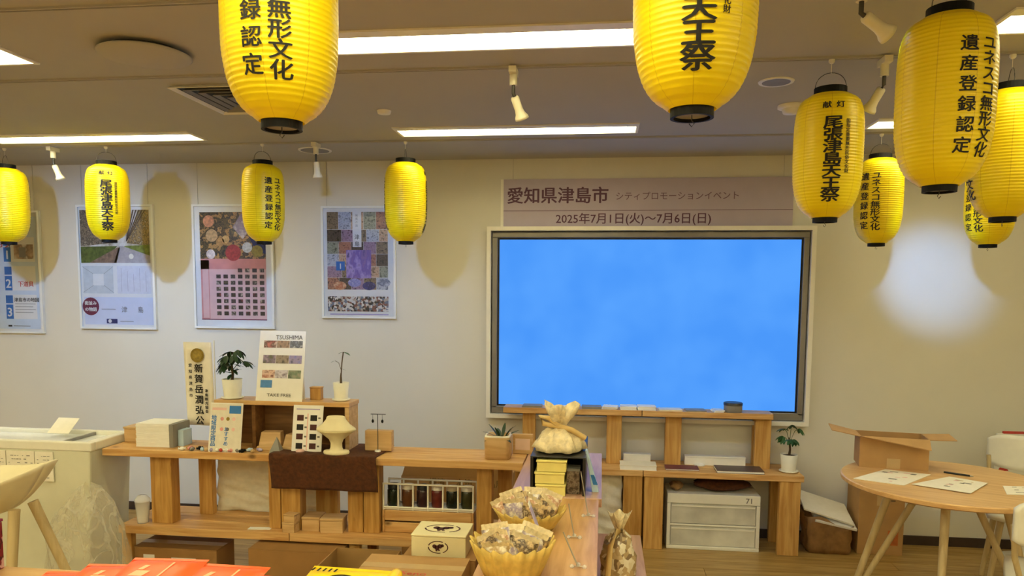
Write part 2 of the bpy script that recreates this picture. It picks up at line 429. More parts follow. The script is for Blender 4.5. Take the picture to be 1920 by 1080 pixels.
# spotlights -----------------------------------------------------------------------
def spotlight(x, y, aim, label, power, ang=48, blend=.6, leanto=None):
    t = thing('spotlight', label, 'spotlight', (x, y, H-.007), 0, 'spotlights on the ceiling tracks')
    part(t, 'mount', MB().box(-.014, .014, -.04, .04, -.022, 0).lathe([(.015, -.062), (.015, -.022)], 12), 'cream_metal')
    joint = Vector((0, 0, -.062)); d = Vector(leanto) if leanto else (Vector(aim)-Vector((x, y, H-.07))); d.normalize()
    elbow = joint+Vector((0, 0, -.03))
    part(t, 'arm', MB().tube([joint, elbow, elbow+d*.014], .007, 8), 'dark_metal')
    rot = d.to_track_quat('Z', 'Y').to_matrix()
    m = MB().lathe([(.0, 0), (.013, .0), (.016, .006), (.016, .05), (.019, .066), (.026, .078), (.027, .088), (.0225, .088), (.018, .076)], 18, cap0=False, cap1=False)
    m.v = [tuple(elbow+d*.012+rot @ Vector(p)) for p in m.v]; part(t, 'head', m, 'cream_metal')
    m = MB().lathe([(0, .079), (.02, .079)], 18, cap0=False, cap1=False)
    m.v = [tuple(elbow+d*.012+rot @ Vector(p)) for p in m.v]; part(t, 'lens', m, 'spot_glow')
    if power:
        L = bpy.data.lights.new('spot_lamp', 'SPOT'); L.energy = power; L.color = SPOTC; L.spot_size = math.radians(ang); L.spot_blend = blend; L.shadow_soft_size = .03
        lo = bpy.data.objects.new('spot_lamp', L); COL.objects.link(lo); lo.parent = t
        pos = elbow+d*.108; lo.location = pos
        dv = Vector(aim)-(Vector((x, y, H-.007))+pos); lo.rotation_euler = dv.to_track_quat('-Z', 'Y').to_euler()
spotlight(-.349, 2.885, (.35, YB, .9), 'cream spotlight with bare ceiling around it, before the big screen', 14, 60, 1, (.30, .42, -.85))
spotlight(.985, 2.885, (.75, YB, .6), 'cream spotlight leaning behind the lettered lantern with a wire loop', 10, 60, 1, (-.34, .5, -.8))
spotlight(.672, 2.165, (1.7, 3.7, .7), 'cream spotlight close above the wire-looped lantern, leaning toward the round table', 14, 60, 1, (.75, .25, -.45))
spotlight(-3.282, 4.2, (-3.1, YB, 1.0), 'small spotlight beside the lantern over the arcade photo poster', 6, 60, 1, (.26, .2, -.9))
spotlight(-1.645, 4.2, (-1.62, YB, 1.0), 'small spotlight below the round ceiling speaker', 6, 60, 1, (.03, .15, -.95))
spotlight(-1.25, 2.885, (-1.75, YB, 1.18), 'spotlight behind the big lantern that lights the montage poster', 52, 72, .8)
spotlight(-2.9, 2.885, (-3.35, YB, 1.12), 'spotlight that lights the arcade photo poster and the numbered poster', 82, 84, .8)
spotlight(1.16, 2.885, (1.985, YB, 1.66), 'spotlight that throws a pool on the bare wall past the screen', 165, 21.5, 1)

# ceiling fittings --------------------------------------------------------------------
t = thing('air_vent', 'square ceiling air vent with concentric louvres', 'vent', (-1.58, 3.235, H))
m = MB()
for k in range(5):
    a = .235-k*.043; b = a-.022; z = -.004-.004*k if k < 2 else -.012+.003*(k-2)
    z0 = 0 if k == 0 else .004
    m2 = MB().add([(-a, -a, -.012), (a, -a, -.012), (a, a, -.012), (-a, a, -.012), (-b, -b, .012), (b, -b, .012), (b, b, .012), (-b, b, .012)], [(0, 1, 5, 4), (1, 2, 6, 5), (2, 3, 7, 6), (3, 0, 4, 7)])
    part(t, 'frame' if k == 0 else 'louvre', m2, 'stone_grey' if k else 'white_metal', thick=.003)
part(t, 'duct_plate', MB().box(-.22, .22, -.22, .22, -.003, -.001), 'black')
t = thing('ceiling_diffuser', 'shallow round white air diffuser dish on the ceiling', 'vent', (-1.635, 2.57, H))
part(t, 'dish', MB().lathe([(0, -.034), (.09, -.032), (.15, -.024), (.158, -.018), (.15, -.014), (0, -.014)], 40, cap0=False, cap1=False), 'ceiling')
part(t, 'neck', MB().lathe([(.12, -.014), (.12, 0)], 24), 'dark_metal')
tag(MB().lathe([(.0, -.016), (.03, -.014), (.034, 0)], 16, cap0=False).build('sprinkler_head', 'white_metal', loc=(-1.039, 3.514, H)), 'tiny round sprinkler head flush in the ceiling', 'sprinkler')
t = thing('ceiling_speaker', 'round flush ceiling speaker beside the wire-looped lantern', 'speaker', (.675, 3.18, H))
part(t, 'ring', MB().lathe([(.055, -.004), (.068, -.004), (.07, 0)], 28, cap0=False, cap1=False), 'white_metal')
part(t, 'grille', MB().lathe([(0, -.003), (.055, -.003)], 28, cap0=False, cap1=False), 'stone_grey')
t = thing('smoke_detector', 'white domed smoke detector on the ceiling before the banner', 'smoke detector', (.83, 3.577, H))
part(t, 'base', MB().lathe([(.06, 0), (.06, -.012), (.05, -.016)], 24), 'white_metal')
part(t, 'dome', MB().lathe([(.042, -.016), (.036, -.035), (.0, -.04)], 24, cap0=False, cap1=False), 'white_metal')
t = thing('ceiling_speaker', 'round flush ceiling speaker above a small spotlight near the montage poster', 'speaker', (-1.745, 4.44, H))
part(t, 'ring', MB().lathe([(.085, -.004), (.098, -.004), (.1, 0)], 28, cap0=False, cap1=False), 'white_metal')
part(t, 'grille', MB().lathe([(0, -.003), (.085, -.003)], 28, cap0=False, cap1=False), 'stone_grey')

# ------------------------------------------------------------------ lanterns
PR = [(.016, .040), (.024, .060), (.040, .080), (.065, .0965), (.10, .109), (.15, .117), (.21, .119), (.30, .119), (.355, .1175), (.395, .1125), (.422, .104), (.440, .091), (.448, .074), (.452, .055)]
_zs = np.linspace(.016, .452, 400); _rs = np.interp(_zs, [a for a, b in PR], [b for a, b in PR])
_k = np.ones(25)/25; _rs = np.convolve(np.pad(_rs, 12, mode='edge'), _k, 'valid')
def LR(z): return float(np.interp(z, _zs, _rs))
NR = 40; prof = []
for i in range(NR):
    z0 = .016+.436*i/NR; dz = .436/NR
    prof.append((LR(z0)-.0012, z0)); prof.append((LR(z0+dz*.3)+.0006, z0+dz*.3)); prof.append((LR(z0+dz*.7)+.0006, z0+dz*.7))
prof.append((LR(.452), .452))
body_me = MB().lathe(prof, 48, cap0=False, cap1=False).mesh('lantern_body', 'lantern_yellow')
top_me = MB().lathe([(.049, .446), (.056, .446), (.056, .478), (.049, .478), (.049, .446)], 32, cap0=False, cap1=False, smooth=False).mesh('top_ring', 'black')
bot_me = MB().lathe([(.0, .008), (.036, .008), (.036, 0), (.0425, 0), (.0425, .024), (.0, .024)], 32, cap0=False, cap1=False, smooth=False).mesh('bottom_ring', 'black')
plate_me = MB().lathe([(.0, .0065), (.035, .0065)], 24, cap0=False, cap1=False).mesh('base_plate', 'stone_grey')
hook_me = MB().tube([(0, 0, .007), (0, 0, -.004), (.005, 0, -.010), (0, 0, -.016), (-.005, 0, -.010)], .0011, 6).mesh('bottom_hook', 'dark_metal')
wire_me = MB().tube([(.053*math.cos(PI*i/14), 0, .47+.062*math.sin(PI*i/14)**.8) for i in range(15)], .0012, 6).mesh('handle_wire', 'dark_metal')
def lplace(mb, ch, x, z, sx, sz, back, bold):
    v, f = glyph_fine(ch, 0.0, sx, sz, .009)
    for k, (p, q) in enumerate(((-1, 0), (1, 0), (0, .7), (0, -.7))):
        pts = []
        for (a, _, b) in v:
            zz = z+b+q*bold*sz; R = LR(zz)+.0018+.00005*k; ph = (x+a+p*bold*sx)/LR(z)+(PI if back else 0)
            pts.append((R*math.sin(ph), -R*math.cos(ph), zz))
        mb.add(pts, f)
lm = MB()
for i, ch in enumerate('尾張津島天王祭'): lplace(lm, ch, 0, .335-.0415*i, .066, .047, False, .03)
main_me = lm.mesh('main_lettering', 'ink'); lm = MB()
for ch, x in (('献', -.022), ('灯', .022)): lplace(lm, ch, x, .396, .030, .025, False, .025)
head_me = lm.mesh('heading_lettering', 'ink'); lm = MB()
for i, ch in enumerate('国指定重要無形民俗文化財'): lplace(lm, ch, .050, .338-.0155*i, .016, .0155, False, .02)
small_me = lm.mesh('small_lettering', 'ink'); lm = MB()
for i, ch in enumerate('ユネスコ無形文化'): lplace(lm, ch, .028, .356-.0373*i, .047, .039, True, .022)
for i, ch in enumerate('遺産登録認定'): lplace(lm, ch, -.028, .353-.0498*i, .045, .041, True, .022)
back_me = lm.mesh('back_lettering', 'ink')
def lantern(x, y, z, delta, back, label):
    a = -math.atan2(x, y)+math.radians(delta)+(PI if back else 0)
    t = thing('paper_lantern', label, 'lantern', (x, y, z), a, 'yellow lanterns hanging from the ceiling tracks')
    for n, me in (('body', body_me), ('top_ring', top_me), ('bottom_ring', bot_me), ('base_plate', plate_me), ('bottom_hook', hook_me), ('handle_wire', wire_me), ('main_lettering', main_me), ('heading_lettering', head_me), ('small_lettering', small_me), ('back_lettering', back_me)):
        inst(n, me, t)
    top = H-.007-z
    part(t, 'hanger', MB().tube([(0, 0, .53), (0, 0, top-.012)], .0012, 6).lathe([(.006, top-.014), (.011, top-.008), (.011, top)], 12), 'white_metal')
LANTERNS = [
    (-.679, 1.545, 1.888, -14, True, 'big close yellow lantern with two black character columns, before the air vent'),
    (.169, 1.545, 1.896, 4, False, 'big close yellow lantern with one bold black column'),
    (.895, 2.165, 1.828, 38, True, 'yellow lantern with two columns turned to its right side, over the round table'),
    (1.41, 2.885, 1.815, 100, False, 'yellow lantern showing its blank side, overlapping another lettered lantern'),
    (1.99, 4.2, 1.803, -40, True, 'small far lantern half hidden behind the blank-sided lantern'),
    (.803, 2.885, 1.815, 7, False, 'yellow lantern with one bold column, wire loop above it, beside the banner'),
    (1.436, 4.2, 1.810, -20, True, 'small far lantern with two columns, over the bare wall past the screen'),
    (-3.60, 4.2, 1.818, 105, False, 'small blank-sided lantern over the poster with blue numbered tabs'),
    (-2.94, 4.2, 1.830, -3, False, 'small lantern with one bold column over the arcade photo poster'),
    (-1.967, 4.2, 1.820, 28, True, 'small lantern with two columns over the pink food poster'),
    (-1.119, 4.2, 1.820, 84, False, 'small lantern with lettering at its edges, beside the montage poster')]
for L in LANTERNS: lantern(*L)

# ------------------------------------------------------------------ posters on the back wall
def poster(name, label, x0, x1, z0, z1, wires=True):
    """local origin at bottom centre of the frame, facing -y"""
    W, Hh = x1-x0, z1-z0
    t = thing(name, label, 'poster', ((x0+x1)/2, YB, z0))
    hw, fr, d = W/2, .014, .022
    m = MB().box(-hw, hw, -d, -.0005, 0, fr).box(-hw, hw, -d, -.0005, Hh-fr, Hh).box(-hw, -hw+fr, -d, -.0005, fr, Hh-fr).box(hw-fr, hw, -d, -.0005, fr, Hh-fr)
    part(t, 'frame', m, 'frame_white')
    part(t, 'sheet', MB().box(-hw+fr, hw-fr, -.010, -.002, fr, Hh-fr), 'paper')
    part(t, 'cover', MB().add([(-hw+fr, -.0185, fr), (hw-fr, -.0185, fr), (hw-fr, -.0185, Hh-fr), (-hw+fr, -.0185, Hh-fr)], [(0, 1, 2, 3)]), 'acrylic')
    if wires:
        for s in (-1, 1): part(t, 'hanging_wire', MB().tube([(s*hw*.86, -.006, Hh-.004), (s*hw*.86, -.006, H-z0)], .0012, 5), 'steel')
    return t, hw, Hh
YP = -.0108; YQ = -.0114; YR = -.0120
# numbered poster at the edge
t, hw, h = poster('framed_poster', 'framed poster with blue numbered tabs at the edge of the poster row', -4.50, -3.885, 1.238, 2.09)
m = MB()
rect(m, -hw+.05, hw-.03, .03, h-.04, YP, M('poster_sky', 'dbe7f3', .5, .03))
for k, z in enumerate((.50, .30, .10)):
    rect(m, .075, hw-.05, z, z+.17, YQ, 'paper')
    rect(m, .02, .075, z+.11, z+.165, YQ, 'blue_ink'); rect(m, .02, .075, z+.0, z+.10, YQ, 'blue_ink')
    write(m, str(k+1), .0475, z+.05, .085, YR, 'paper', .03)
rect(m, .10, hw-.06, .52, .62, YR, photo('ph_lug', ['d9cfc0', 'c9a98a', '8f7a68', 'e9e2d8'], 14))
rect(m, .14, .19, .53, .60, YR-.0003, 'stone_grey')
write(m, '下道具', .18, .345, .04, YR, 'red_ink', .02)
write(m, '津島市の地図', .18, .235, .032, YR, 'ink', .02)
for i in range(4): rect(m, .09, hw-.06-.02*(i % 2), .205-.02*i, .208-.02*i, YR, 'grey_ink')
write(m, '楽しもう', -.03, .62, .05, YR, 'red_ink', .03)
rect(m, .03, .06, .045, .057, YR, 'ink'); rect(m, .07, .2, .049, .053, YR, 'grey_ink')
part(t, 'print', m)
# arcade photo poster
t, hw, h = poster('framed_poster', 'framed poster with an arcade photo above two faint sketches and a maroon badge', -3.605, -3.04, 1.277, 2.127)
m = MB(); a, b, zb, zt = -hw+.02, hw-.035, .455, .815
rect(m, a, b, zb, zt, YP, photo('ph_sky', ['c9c2b4', 'e6e3de', 'b5a894', 'efefec'], 9))
cx, cz = .03, .60
M('beam_brown', '5d4b3c', .6, .2, 60); M('hedge', '5d6c2e', .6, .4, 50); M('hedge_light', '7d8a3c', .6, .4, 50); M('path', 'b5aeb0', .6, .15, 40); M('sepia', '8b7260', .6, .4, 40)
poly(m, [(a, zt), (a, cz-.03), (cx-.05, cz-.01), (-.07, zt)], YQ, photo('ph_roofl', ['6e5b49', '9c8b77', '4e4238', 'b9a893'], 60))
poly(m, [(b, zt), (b, cz-.03), (cx+.05, cz-.01), (.17, zt)], YQ, photo('ph_roofr', ['8a7452', 'b89a6a', '6b5a40', 'c9bba4'], 60))
for i in range(6):
    u = i/5
    poly(m, [(a+.02+.03*i, zt), (a+.032+.03*i, zt), (cx-.045, cz), (cx-.048, cz)], YR, 'beam_brown')
    poly(m, [(b-.02-.022*i, zt), (b-.03-.022*i, zt), (cx+.045, cz), (cx+.048, cz)], YR, 'beam_brown')
poly(m, [(a, cz-.035), (a, zb), (-.10, zb), (cx-.02, cz-.03)], YR, 'hedge')
poly(m, [(b, cz-.02), (b, zb+.05), (.09, zb+.06), (cx+.03, cz-.03)], YR, 'hedge_light')
poly(m, [(a+.06, zb), (.0, zb), (cx, cz-.04), (cx-.02, cz-.04)], YR-.0003, 'sepia')
poly(m, [(-.02, zb), (b, zb), (b, zb+.05), (cx+.02, cz-.03), (cx-.005, cz-.03)], YR-.0003, 'path')
disc(m, .11, zb+.045, .018, YR-.0006, 'paper_warm')
rect(m, a+.01, -.03, .245, .435, YP, M('sketch_a', 'd8dcdc', .6, .06, 30)); rect(m, -.0, b, .245, .435, YP, M('sketch_b', 'e6e6ec', .6, .05, 40))
rect(m, -.18, -.10, .30, .38, YQ, 'paper')
for p in (((-.26, .43), (-.18, .38)), ((-.03, .43), (-.10, .38)), ((-.26, .25), (-.18, .30)), ((-.03, .25), (-.10, .30))):
    (x0, z0), (x1, z1) = p; poly(m, [(x0, z0), (x0+.003, z0), (x1+.003, z1), (x1, z1)], YQ, 'grey_ink')
for i in range(5): rect(m, .03+.045*i, .033+.045*i, .26, .42-.02*(i % 3), YQ, M('sketch_line', 'c9c4cc', .6)); 
rect(m, a+.01, b+.01, .03, .22, YP, M('pale_panel', 'dfe4f4', .6, .02))
disc(m, -.205, .155, .062, YQ, 'maroon')
write(m, '街並み', -.205, .178, .03, YR, 'paper', .04); write(m, 'の物語', -.205, .135, .03, YR, 'paper', .04)
rect(m, -.125, -.02, .136, .139, YR, 'grey_ink')
write(m, '津', .045, .135, .045, YR, 'grey_ink'); write(m, '島', .165, .135, .045, YR, 'grey_ink')
rect(m, -.09, -.01, .028+.01, .06+.01, YR, 'navy'); disc(m, -.065, .055, .013, YR-.0003, 'paper'); rect(m, .01, .11, .052, .055, YR, 'grey_ink')
part(t, 'print', m)
# pink food poster
t, hw, h = poster('framed_poster', 'framed pink food poster with a grid of small dark thumbnails', -2.76, -2.19, 1.293, 2.125)
m = MB(); a, b = -hw+.05, hw-.055
rect(m, a, b, .06, .78, YP, 'pink')
rect(m, a, a+.06, .06, .46, YQ, 'rose'); rect(m, a+.012, a+.055, .07, .40, YR, 'pink')
rect(m, a, b, .40, .47, YQ, 'rose')
rect(m, a, b, .47, .78, YQ, photo('ph_food', ['3a3020', '6d5a34', '2a2a22', 'c79a5a', '54432c'], 32))
poly(m, [(.0, .68), (.06, .77), (.15, .77), (.15, .70), (.07, .60)], YR, photo('ph_cloth', ['b6a4b6', '8f7f9a', 'd0c4cc'], 30))
poly(m, [(.11, .62), (.20, .70), (b, .66), (b, .50), (.16, .53)], YR, 'navy')
for (x, z, r, c_) in ((-.17, .72, .04, 'd89a72'), (-.15, .625, .042, 'c9a878'), (-.09, .58, .03, 'b98f55'), (-.05, .60, .026, 'd6b274'), (-.16, .50, .032, 'e2d6d2'), (.0, .51, .055, 'b3413e'), (.17, .52, .04, '9c8c3a'), (.1, .545, .035, 'd5d7dc')):
    disc(m, x, z, r, YR-.0003, M('food_'+c_, c_, .5, .3, 60))
for r in range(8):
    for k in range(7):
        if r == 0 and k < 3: continue
        x = -.125+.0515*k; z = .405-.0415*r
        rect(m, x, x+.032, z-.026, z, YR, photo('thumb%d' % ((r*7+k) % 5), [['171310', '4a3a2c', '241c18'], ['8a6e50', '2a201a', 'c9b39a'], ['1d1a1c', '5c4a44', '0f0d0c'], ['93403a', '2c1f1a', '5a4636'], ['c8b8a2', '3c3028', '8c7660']][(r*7+k) % 5], 60))
rect(m, a, b, .057, .063, YR, 'maroon')
part(t, 'print', m)
# montage poster
t, hw, h = poster('framed_poster', 'framed montage poster of many small photos around a purple square', -1.855, -1.350, 1.372, 2.108)
m = MB(); rng = random.Random(4)
pal = [['8e5a50', 'c58d74', '5f3c38'], ['6a5a4a', 'a48e70', '3a302a'], ['7a8070', 'b4b49c', '4c5044'], ['8a6a80', 'b89ab0', '5a4458'], ['c09068', 'e0c0a0', '7a5a40'], ['34302e', '6a5a50', '1c1a1a'], ['98a0b4', 'd4d8e0', '606878']]
xs = [-.215, -.135, -.05, .035, .12, .2]; zs = [.19, .27, .345, .425, .505, .585, .70]
for i in range(5):
    for j in range(6):
        rect(m, xs[i]+(.02 if (j % 3 == 1 and i) else 0), xs[i+1]-.002+(.02 if (j % 3 == 1 and i < 4) else 0), zs[j], zs[j+1]-.002, YP, photo('mont%d' % ((i*5+j*3) % 7), pal[(i*5+j*3) % 7], 60))
rect(m, -.04, .02, .47, .70, YQ, 'paper'); write_down(m, '津島', -.01, .535, .035, .045, YR, 'grey_ink', .02); write_down(m, '発見の旅', -.012, .675, .018, .022, YR, 'grey_ink')
rect(m, -.085, .085, .265, .45, YQ, photo('ph_purple', ['6a5a9c', '9a7ab4', '8068b8', 'c0a8dc', '5a4a8a'], 20, stretch=(1, 1, .5)))
rect(m, -.155, -.095, .315, .375, YQ, 'blue_ink'); write(m, '1', -.125, .345, .05, YR, 'paper', .03)
for k in range(4): disc(m, -.13+.1*k, .215+.02*(k % 2), .045, YQ-.0002*k, photo('mont_f%d' % k, [['e0a080', 'c07050', 'f0d0b0'], ['c8c8f0', '8888c8', 'f0f0ff'], ['5050a0', '2a2a60', '8080d0'], ['b0b8d0', '707890', 'e0e4f0']][k], 40), rz=.028)
rect(m, -.215, .2, .045, .145, YP, photo('mont_small', ['3c3430', 'c8b8a8', '7a8498', 'e8e4e0', '8a5a50', '5c6470'], 70, True))
rect(m, -.2, .2, .022, .03, YP, 'lavender')
part(t, 'print', m)

# banner ---------------------------------------------------------------------------------
t = thing('event_banner', 'long lavender event banner with purple lettering above the big screen', 'banner', (-.64, YB, 1.972))
part(t, 'panel', MB().box(0, 1.79, -.012, -.0005, 0, .298), 'banner')
part(t, 'white_edge', MB().box(-.018, 0, -.013, -.0005, 0, .298), 'white_trim')
for x in (.06, 1.73): part(t, 'hanging_wire', MB().tube([(x, -.006, .296), (x, -.006, H-1.972)], .0012, 5), 'steel')
m = MB()
write(m, '愛知県津島市', .345, .195, .108, -.0126, 'banner_ink', .022)
part(t, 'title_lettering', m); m = MB(); write(m, 'シティプロモーションイベント', 1.09, .188, .0545, -.0126, 'banner_thin', .004)
part(t, 'subtitle_lettering', m); m = MB(); rect(m, 0, 1.79, .098, .101, -.0126, 'banner_ink'); part(t, 'rule_line', m); m = MB()
write(m, '2025年7月1日(火)～7月6日(日)', .82, .05, .073, -.0126, 'banner_ink', .012)
part(t, 'date_lettering', m)

# ------------------------------------------------------------------ big screen
tx0, tx1, tz0, tz1 = -.712, 1.255, .765, 1.942
m = MB(); e = .026
for (x0, x1, z0, z1) in ((tx0-e, tx1+e, tz1, tz1+e), (tx0-e, tx1+e, tz0-e, tz0), (tx0-e, tx0, tz0, tz1), (tx1, tx1+e, tz0, tz1)): m.box(x0, x1, YB-.075, YB-.0005, z0, z1)
struct('trim_1', m, 'white_trim')
t = thing('wall_screen', 'very large wall display showing a plain blue picture', 'screen', ((tx0+tx1)/2, YB, tz0+.004))
hw = (tx1-tx0)/2-.006; hh = tz1-tz0-.012
part(t, 'casing', MB().box(-hw, hw, -.028, -.0005, 0, hh), 'black_plastic')
m = MB(); s = .034
for (x0, x1, z0, z1) in ((-hw, hw, hh-s, hh), (-hw, hw, 0, s+.012), (-hw, -hw+s, s, hh-s), (hw-s, hw, s, hh-s)): m.box(x0, x1, -.05, -.028, z0, z1)
part(t, 'bezel', m, M('bezel', '8d8a84', .35, .04, metal=.5), .003)
part(t, 'inner_edge', MB().box(-hw+s-.002, hw-s+.002, -.032, -.0285, s+.01, hh-s+.002), 'black_plastic')
part(t, 'screen', MB().box(-hw+s+.012, hw-s-.012, -.0345, -.0325, s+.022, hh-s-.012), 'screen_glow')

# ------------------------------------------------------------------ cedar shelving under the screen
def unit(name, label, cat='shelf'): return thing(name, label, cat)
def bpart(t, n, x0, x1, y0, y1, z0, z1, mat): return boxp(t, n, x0, x1, y0, y1, z0, z1, mat)
YT0, YT1 = 4.50, 4.80
t = unit('cedar_bench', 'low cedar bench under the screen with a plastic drawer box beneath', 'bench'); t.location = (.73, 4.65, 0)
def loc_box(t, n, x0, x1, y0, y1, z0, z1, mat, bevel=.003):
    L = t.location; return boxp(t, n, x0-L.x, x1-L.x, y0-L.y, y1-L.y, z0-L.z, z1-L.z, mat, bevel)
loc_box(t, 'top_board', .266, 1.20, YT0-.01, YT0+.138, .45, .486, 'cedar_x'); loc_box(t, 'top_board', .266, 1.20, YT0+.142, YT1, .45, .486, 'cedar_x')
for x0, x1 in ((.273, .388), (1.064, 1.186)):
    loc_box(t, 'leg_board', x0, x1, YT0, YT0+.04, 0, .45, 'pine_z'); loc_box(t, 'leg_board', x0, x1, YT1-.06, YT1-.02, 0, .45, 'cedar_z')
    loc_box(t, 'cross_rail', (x0+x1)/2-.02, (x0+x1)/2+.02, YT0+.04, YT1-.06, .41, .45, 'cedar_y')
t = unit('cedar_bench', 'low cedar bench beside the counter, draped with crumpled cloth', 'bench'); t.location = (-.2, 4.65, 0)
loc_box(t, 'top_board', -.62, .262, YT0-.01, YT0+.138, .45, .486, 'cedar_x'); loc_box(t, 'top_board', -.62, .262, YT0+.142, YT1, .45, .486, 'cedar_x')
for x0, x1 in ((-.61, -.49), (.148, .261)):
    loc_box(t, 'leg_board', x0, x1, YT0, YT0+.04, 0, .45, 'cedar_z'); loc_box(t, 'leg_board', x0, x1, YT1-.06, YT1-.02, 0, .45, 'cedar_z')
    loc_box(t, 'cross_rail', (x0+x1)/2-.02, (x0+x1)/2+.02, YT0+.04, YT1-.06, .41, .45, 'cedar_y')
t = unit('cedar_riser', 'upper cedar shelf on posts right below the screen', 'shelf'); t.location = (.22, 4.7, .486)
loc_box(t, 'top_board', -.605, .253, 4.595, 4.735, .800, .835, 'cedar_x'); loc_box(t, 'top_board', .257, 1.035, 4.595, 4.735, .800, .835, 'cedar_x')
for x0, x1 in ((-.488, -.408), (.042, .135), (.404, .501), (.943, 1.038)):
    loc_box(t, 'post', x0, x1, 4.655, 4.695, .486, .800, 'pine_z'); loc_box(t, 'post', x0+.005, x1-.005, 4.75, 4.79, .486, .800, 'cedar_z')

def cloth_panel(label, x0, x1, y, z0, z1, seed):
    rng = random.Random(seed); ph = [rng.uniform(0, 6) for _ in range(8)]
    def fn(u, v):
        d = .006*math.sin(23*u+5*v+ph[0])+.006*math.sin(17*v-9*u+ph[1])+.004*math.sin(41*u*v+ph[2])+.004*math.sin(37*v+14*u+ph[3])
        return (x0+(x1-x0)*u-(x0+x1)/2+.004*math.sin(20*v+ph[4]), d, (z1-z0)*v)
    return tag(MB().grid(fn, 44, 36).build('crumpled_cloth', 'cloth_white', loc=((x0+x1)/2, y, z0), thick=.003), label, 'cloth')
cloth_panel('crumpled off-white cloth hanging at the cedar bench beside the counter', -.45, .142, 4.56, .002, .448, 3)

# things on the screen shelf
rng = random.Random(11)
for k, (x, wd, hh_, mt) in enumerate(((-.42, .12, .012, 'stone_grey'), (-.22, .10, .008, 'paper'), (-.05, .12, .014, 'stone_grey'), (.06, .09, .018, 'paper'), (.17, .10, .022, 'paper'), (.275, .11, .024, 'paper'), (.42, .14, .010, 'paper_warm'), (.57, .12, .008, 'stone_grey'), (.70, .06, .012, 'paper'))):
    labs = ['grey flyer pile at the far end of the screen shelf', 'thin white flyer sheet on the screen shelf behind the gift bag', 'grey flyer pile on the screen shelf near the gift bag top', 'small white card pile over the first middle post', 'white leaflet pile beside the shelf board joint', 'tallest white leaflet pile on the screen shelf', 'cream booklet pile between the leaflets and the tin', 'thin grey booklet beside the round tin', 'small white card pile leaning by the round tin']
    m = MB(); hx = wd/2; n = max(2, int(hh_/.005))
    for q in range(n): m.obox((rng.uniform(-.004, .004), rng.uniform(-.004, .004), hh_*(q+.5)/n), (1, 0, 0), (0, 1, 0), (0, 0, 1), hx, .045, hh_/n*.48)
    tag(m.build('leaflet_pile', mt, loc=(x*1.02, 4.652, .835), rotz=rng.uniform(-.12, .12)), labs[k], 'leaflets', 'leaflet piles on the screen shelf')
t = thing('round_tin', 'small round grey tin on the screen shelf', 'tin', (.805, 4.65, .835))
part(t, 'body', MB().lathe([(.052, 0), (.055, .004), (.055, .042)], 28), 'stone_grey'); part(t, 'lid', MB().lathe([(.057, .042), (.057, .056), (.052, .059)], 28, cap0=True), 'dark_metal')

# things on the bench
def booklet(name, label, x0, x1, y0, y1, z, h, mat, rot=0, cat='booklet', pages='paper'):
    t = thing(name, label, cat, ((x0+x1)/2, (y0+y1)/2, z), rot); a, b = (x1-x0)/2, (y1-y0)/2
    boxp(t, 'pages', -a+.002, a-.002, -b+.002, b-.002, .002, h-.002, pages, 0)
    m = MB().box(-a, a, -b, b, h-.002, h).box(-a, a, -b, b, 0, .002); part(t, 'cover', m, mat); return t
booklet('booklet_pile', 'pale red-edged booklet pile on the bench beside a screen post', .125, .345, 4.50, 4.63, .486, .028, 'paper_warm')
booklet('booklet', 'flat maroon booklet on the bench between two screen posts', .40, .60, 4.53, 4.64, .486, .010, M('wine', '6d3440', .5, .3, 40))
tag(MB().lathe([(0, 0), (.03, 0), (.034, .008), (.02, .014), (0, .015)], 16, cap0=False, cap1=False).build('small_dish', 'paper', loc=(.62, 4.68, .486)), 'tiny white dish behind the maroon booklet', 'dish')
booklet('display_folder', 'large dark purple folder lying on the bench', .70, .975, 4.50, 4.648, .486, .016, M('dark_purple', '3b2a38', .35, .3, 30))
for x0, x1, lb in ((.15, .32, 'white carton strip standing behind the red-edged booklets'), (.53, .90, 'long white carton strip standing behind the purple folder')):
    t = thing('white_carton', lb, 'carton', ((x0+x1)/2, 4.72, .486)); a = (x1-x0)/2
    boxp(t, 'body', -a, a, -.025, .025, 0, .048, 'paper', .002); boxp(t, 'lid', -a-.002, a+.002, -.027, .027, .048, .058, 'paper', .002)

def leaf_mesh(name, L, Wd, mat):
    v = []; f = []; n = 5
    for i in range(n+1):
        t_ = i/n; wd = Wd*math.sin(PI*min(1, t_*.92+.04))**.8; z = -.25*L*t_*t_
        v += [(L*t_, -wd, z+.12*Wd), (L*t_, 0, z), (L*t_, wd, z+.12*Wd)]
    for i in range(n):
        o = i*3; f += [(o, o+3, o+4, o+1), (o+1, o+4, o+5, o+2)]
    return MB().add(v, f, None, True).mesh(name, mat)
LEAF = leaf_mesh('leaf', .055, .012, 'leaf_dark'); LEAF2 = leaf_mesh('leaf', .048, .011, 'leaf'); LEAF3 = leaf_mesh('leaf', .03, .006, 'leaf')
def pot(t, r, h, mat='white_plastic', saucer=True):
    if saucer: part(t, 'saucer', MB().lathe([(r*.85, 0), (r*1.12, .006), (r*1.12, .01), (r*.9, .008)], 28), mat)
    z = .008 if saucer else 0
    part(t, 'pot', MB().lathe([(r*.82, z), (r, h), (r*.92, h), (r*.9, h-.012), (0, h-.012)], 28, cap1=False), mat)
    part(t, 'soil', MB().lathe([(0, h-.010), (r*.9, h-.010)], 20, cap0=False, cap1=False), 'soil')
def palmate(t, tip, az, leafs, me, spread=1.9, droop=.5, sc=1.0):
    for k in range(leafs):
        a = az+(k/(leafs-1)-.5)*spread*2; inst('leaf', me, t, tip, (0, droop+.15*math.cos(a*3), a), (sc, sc, sc))
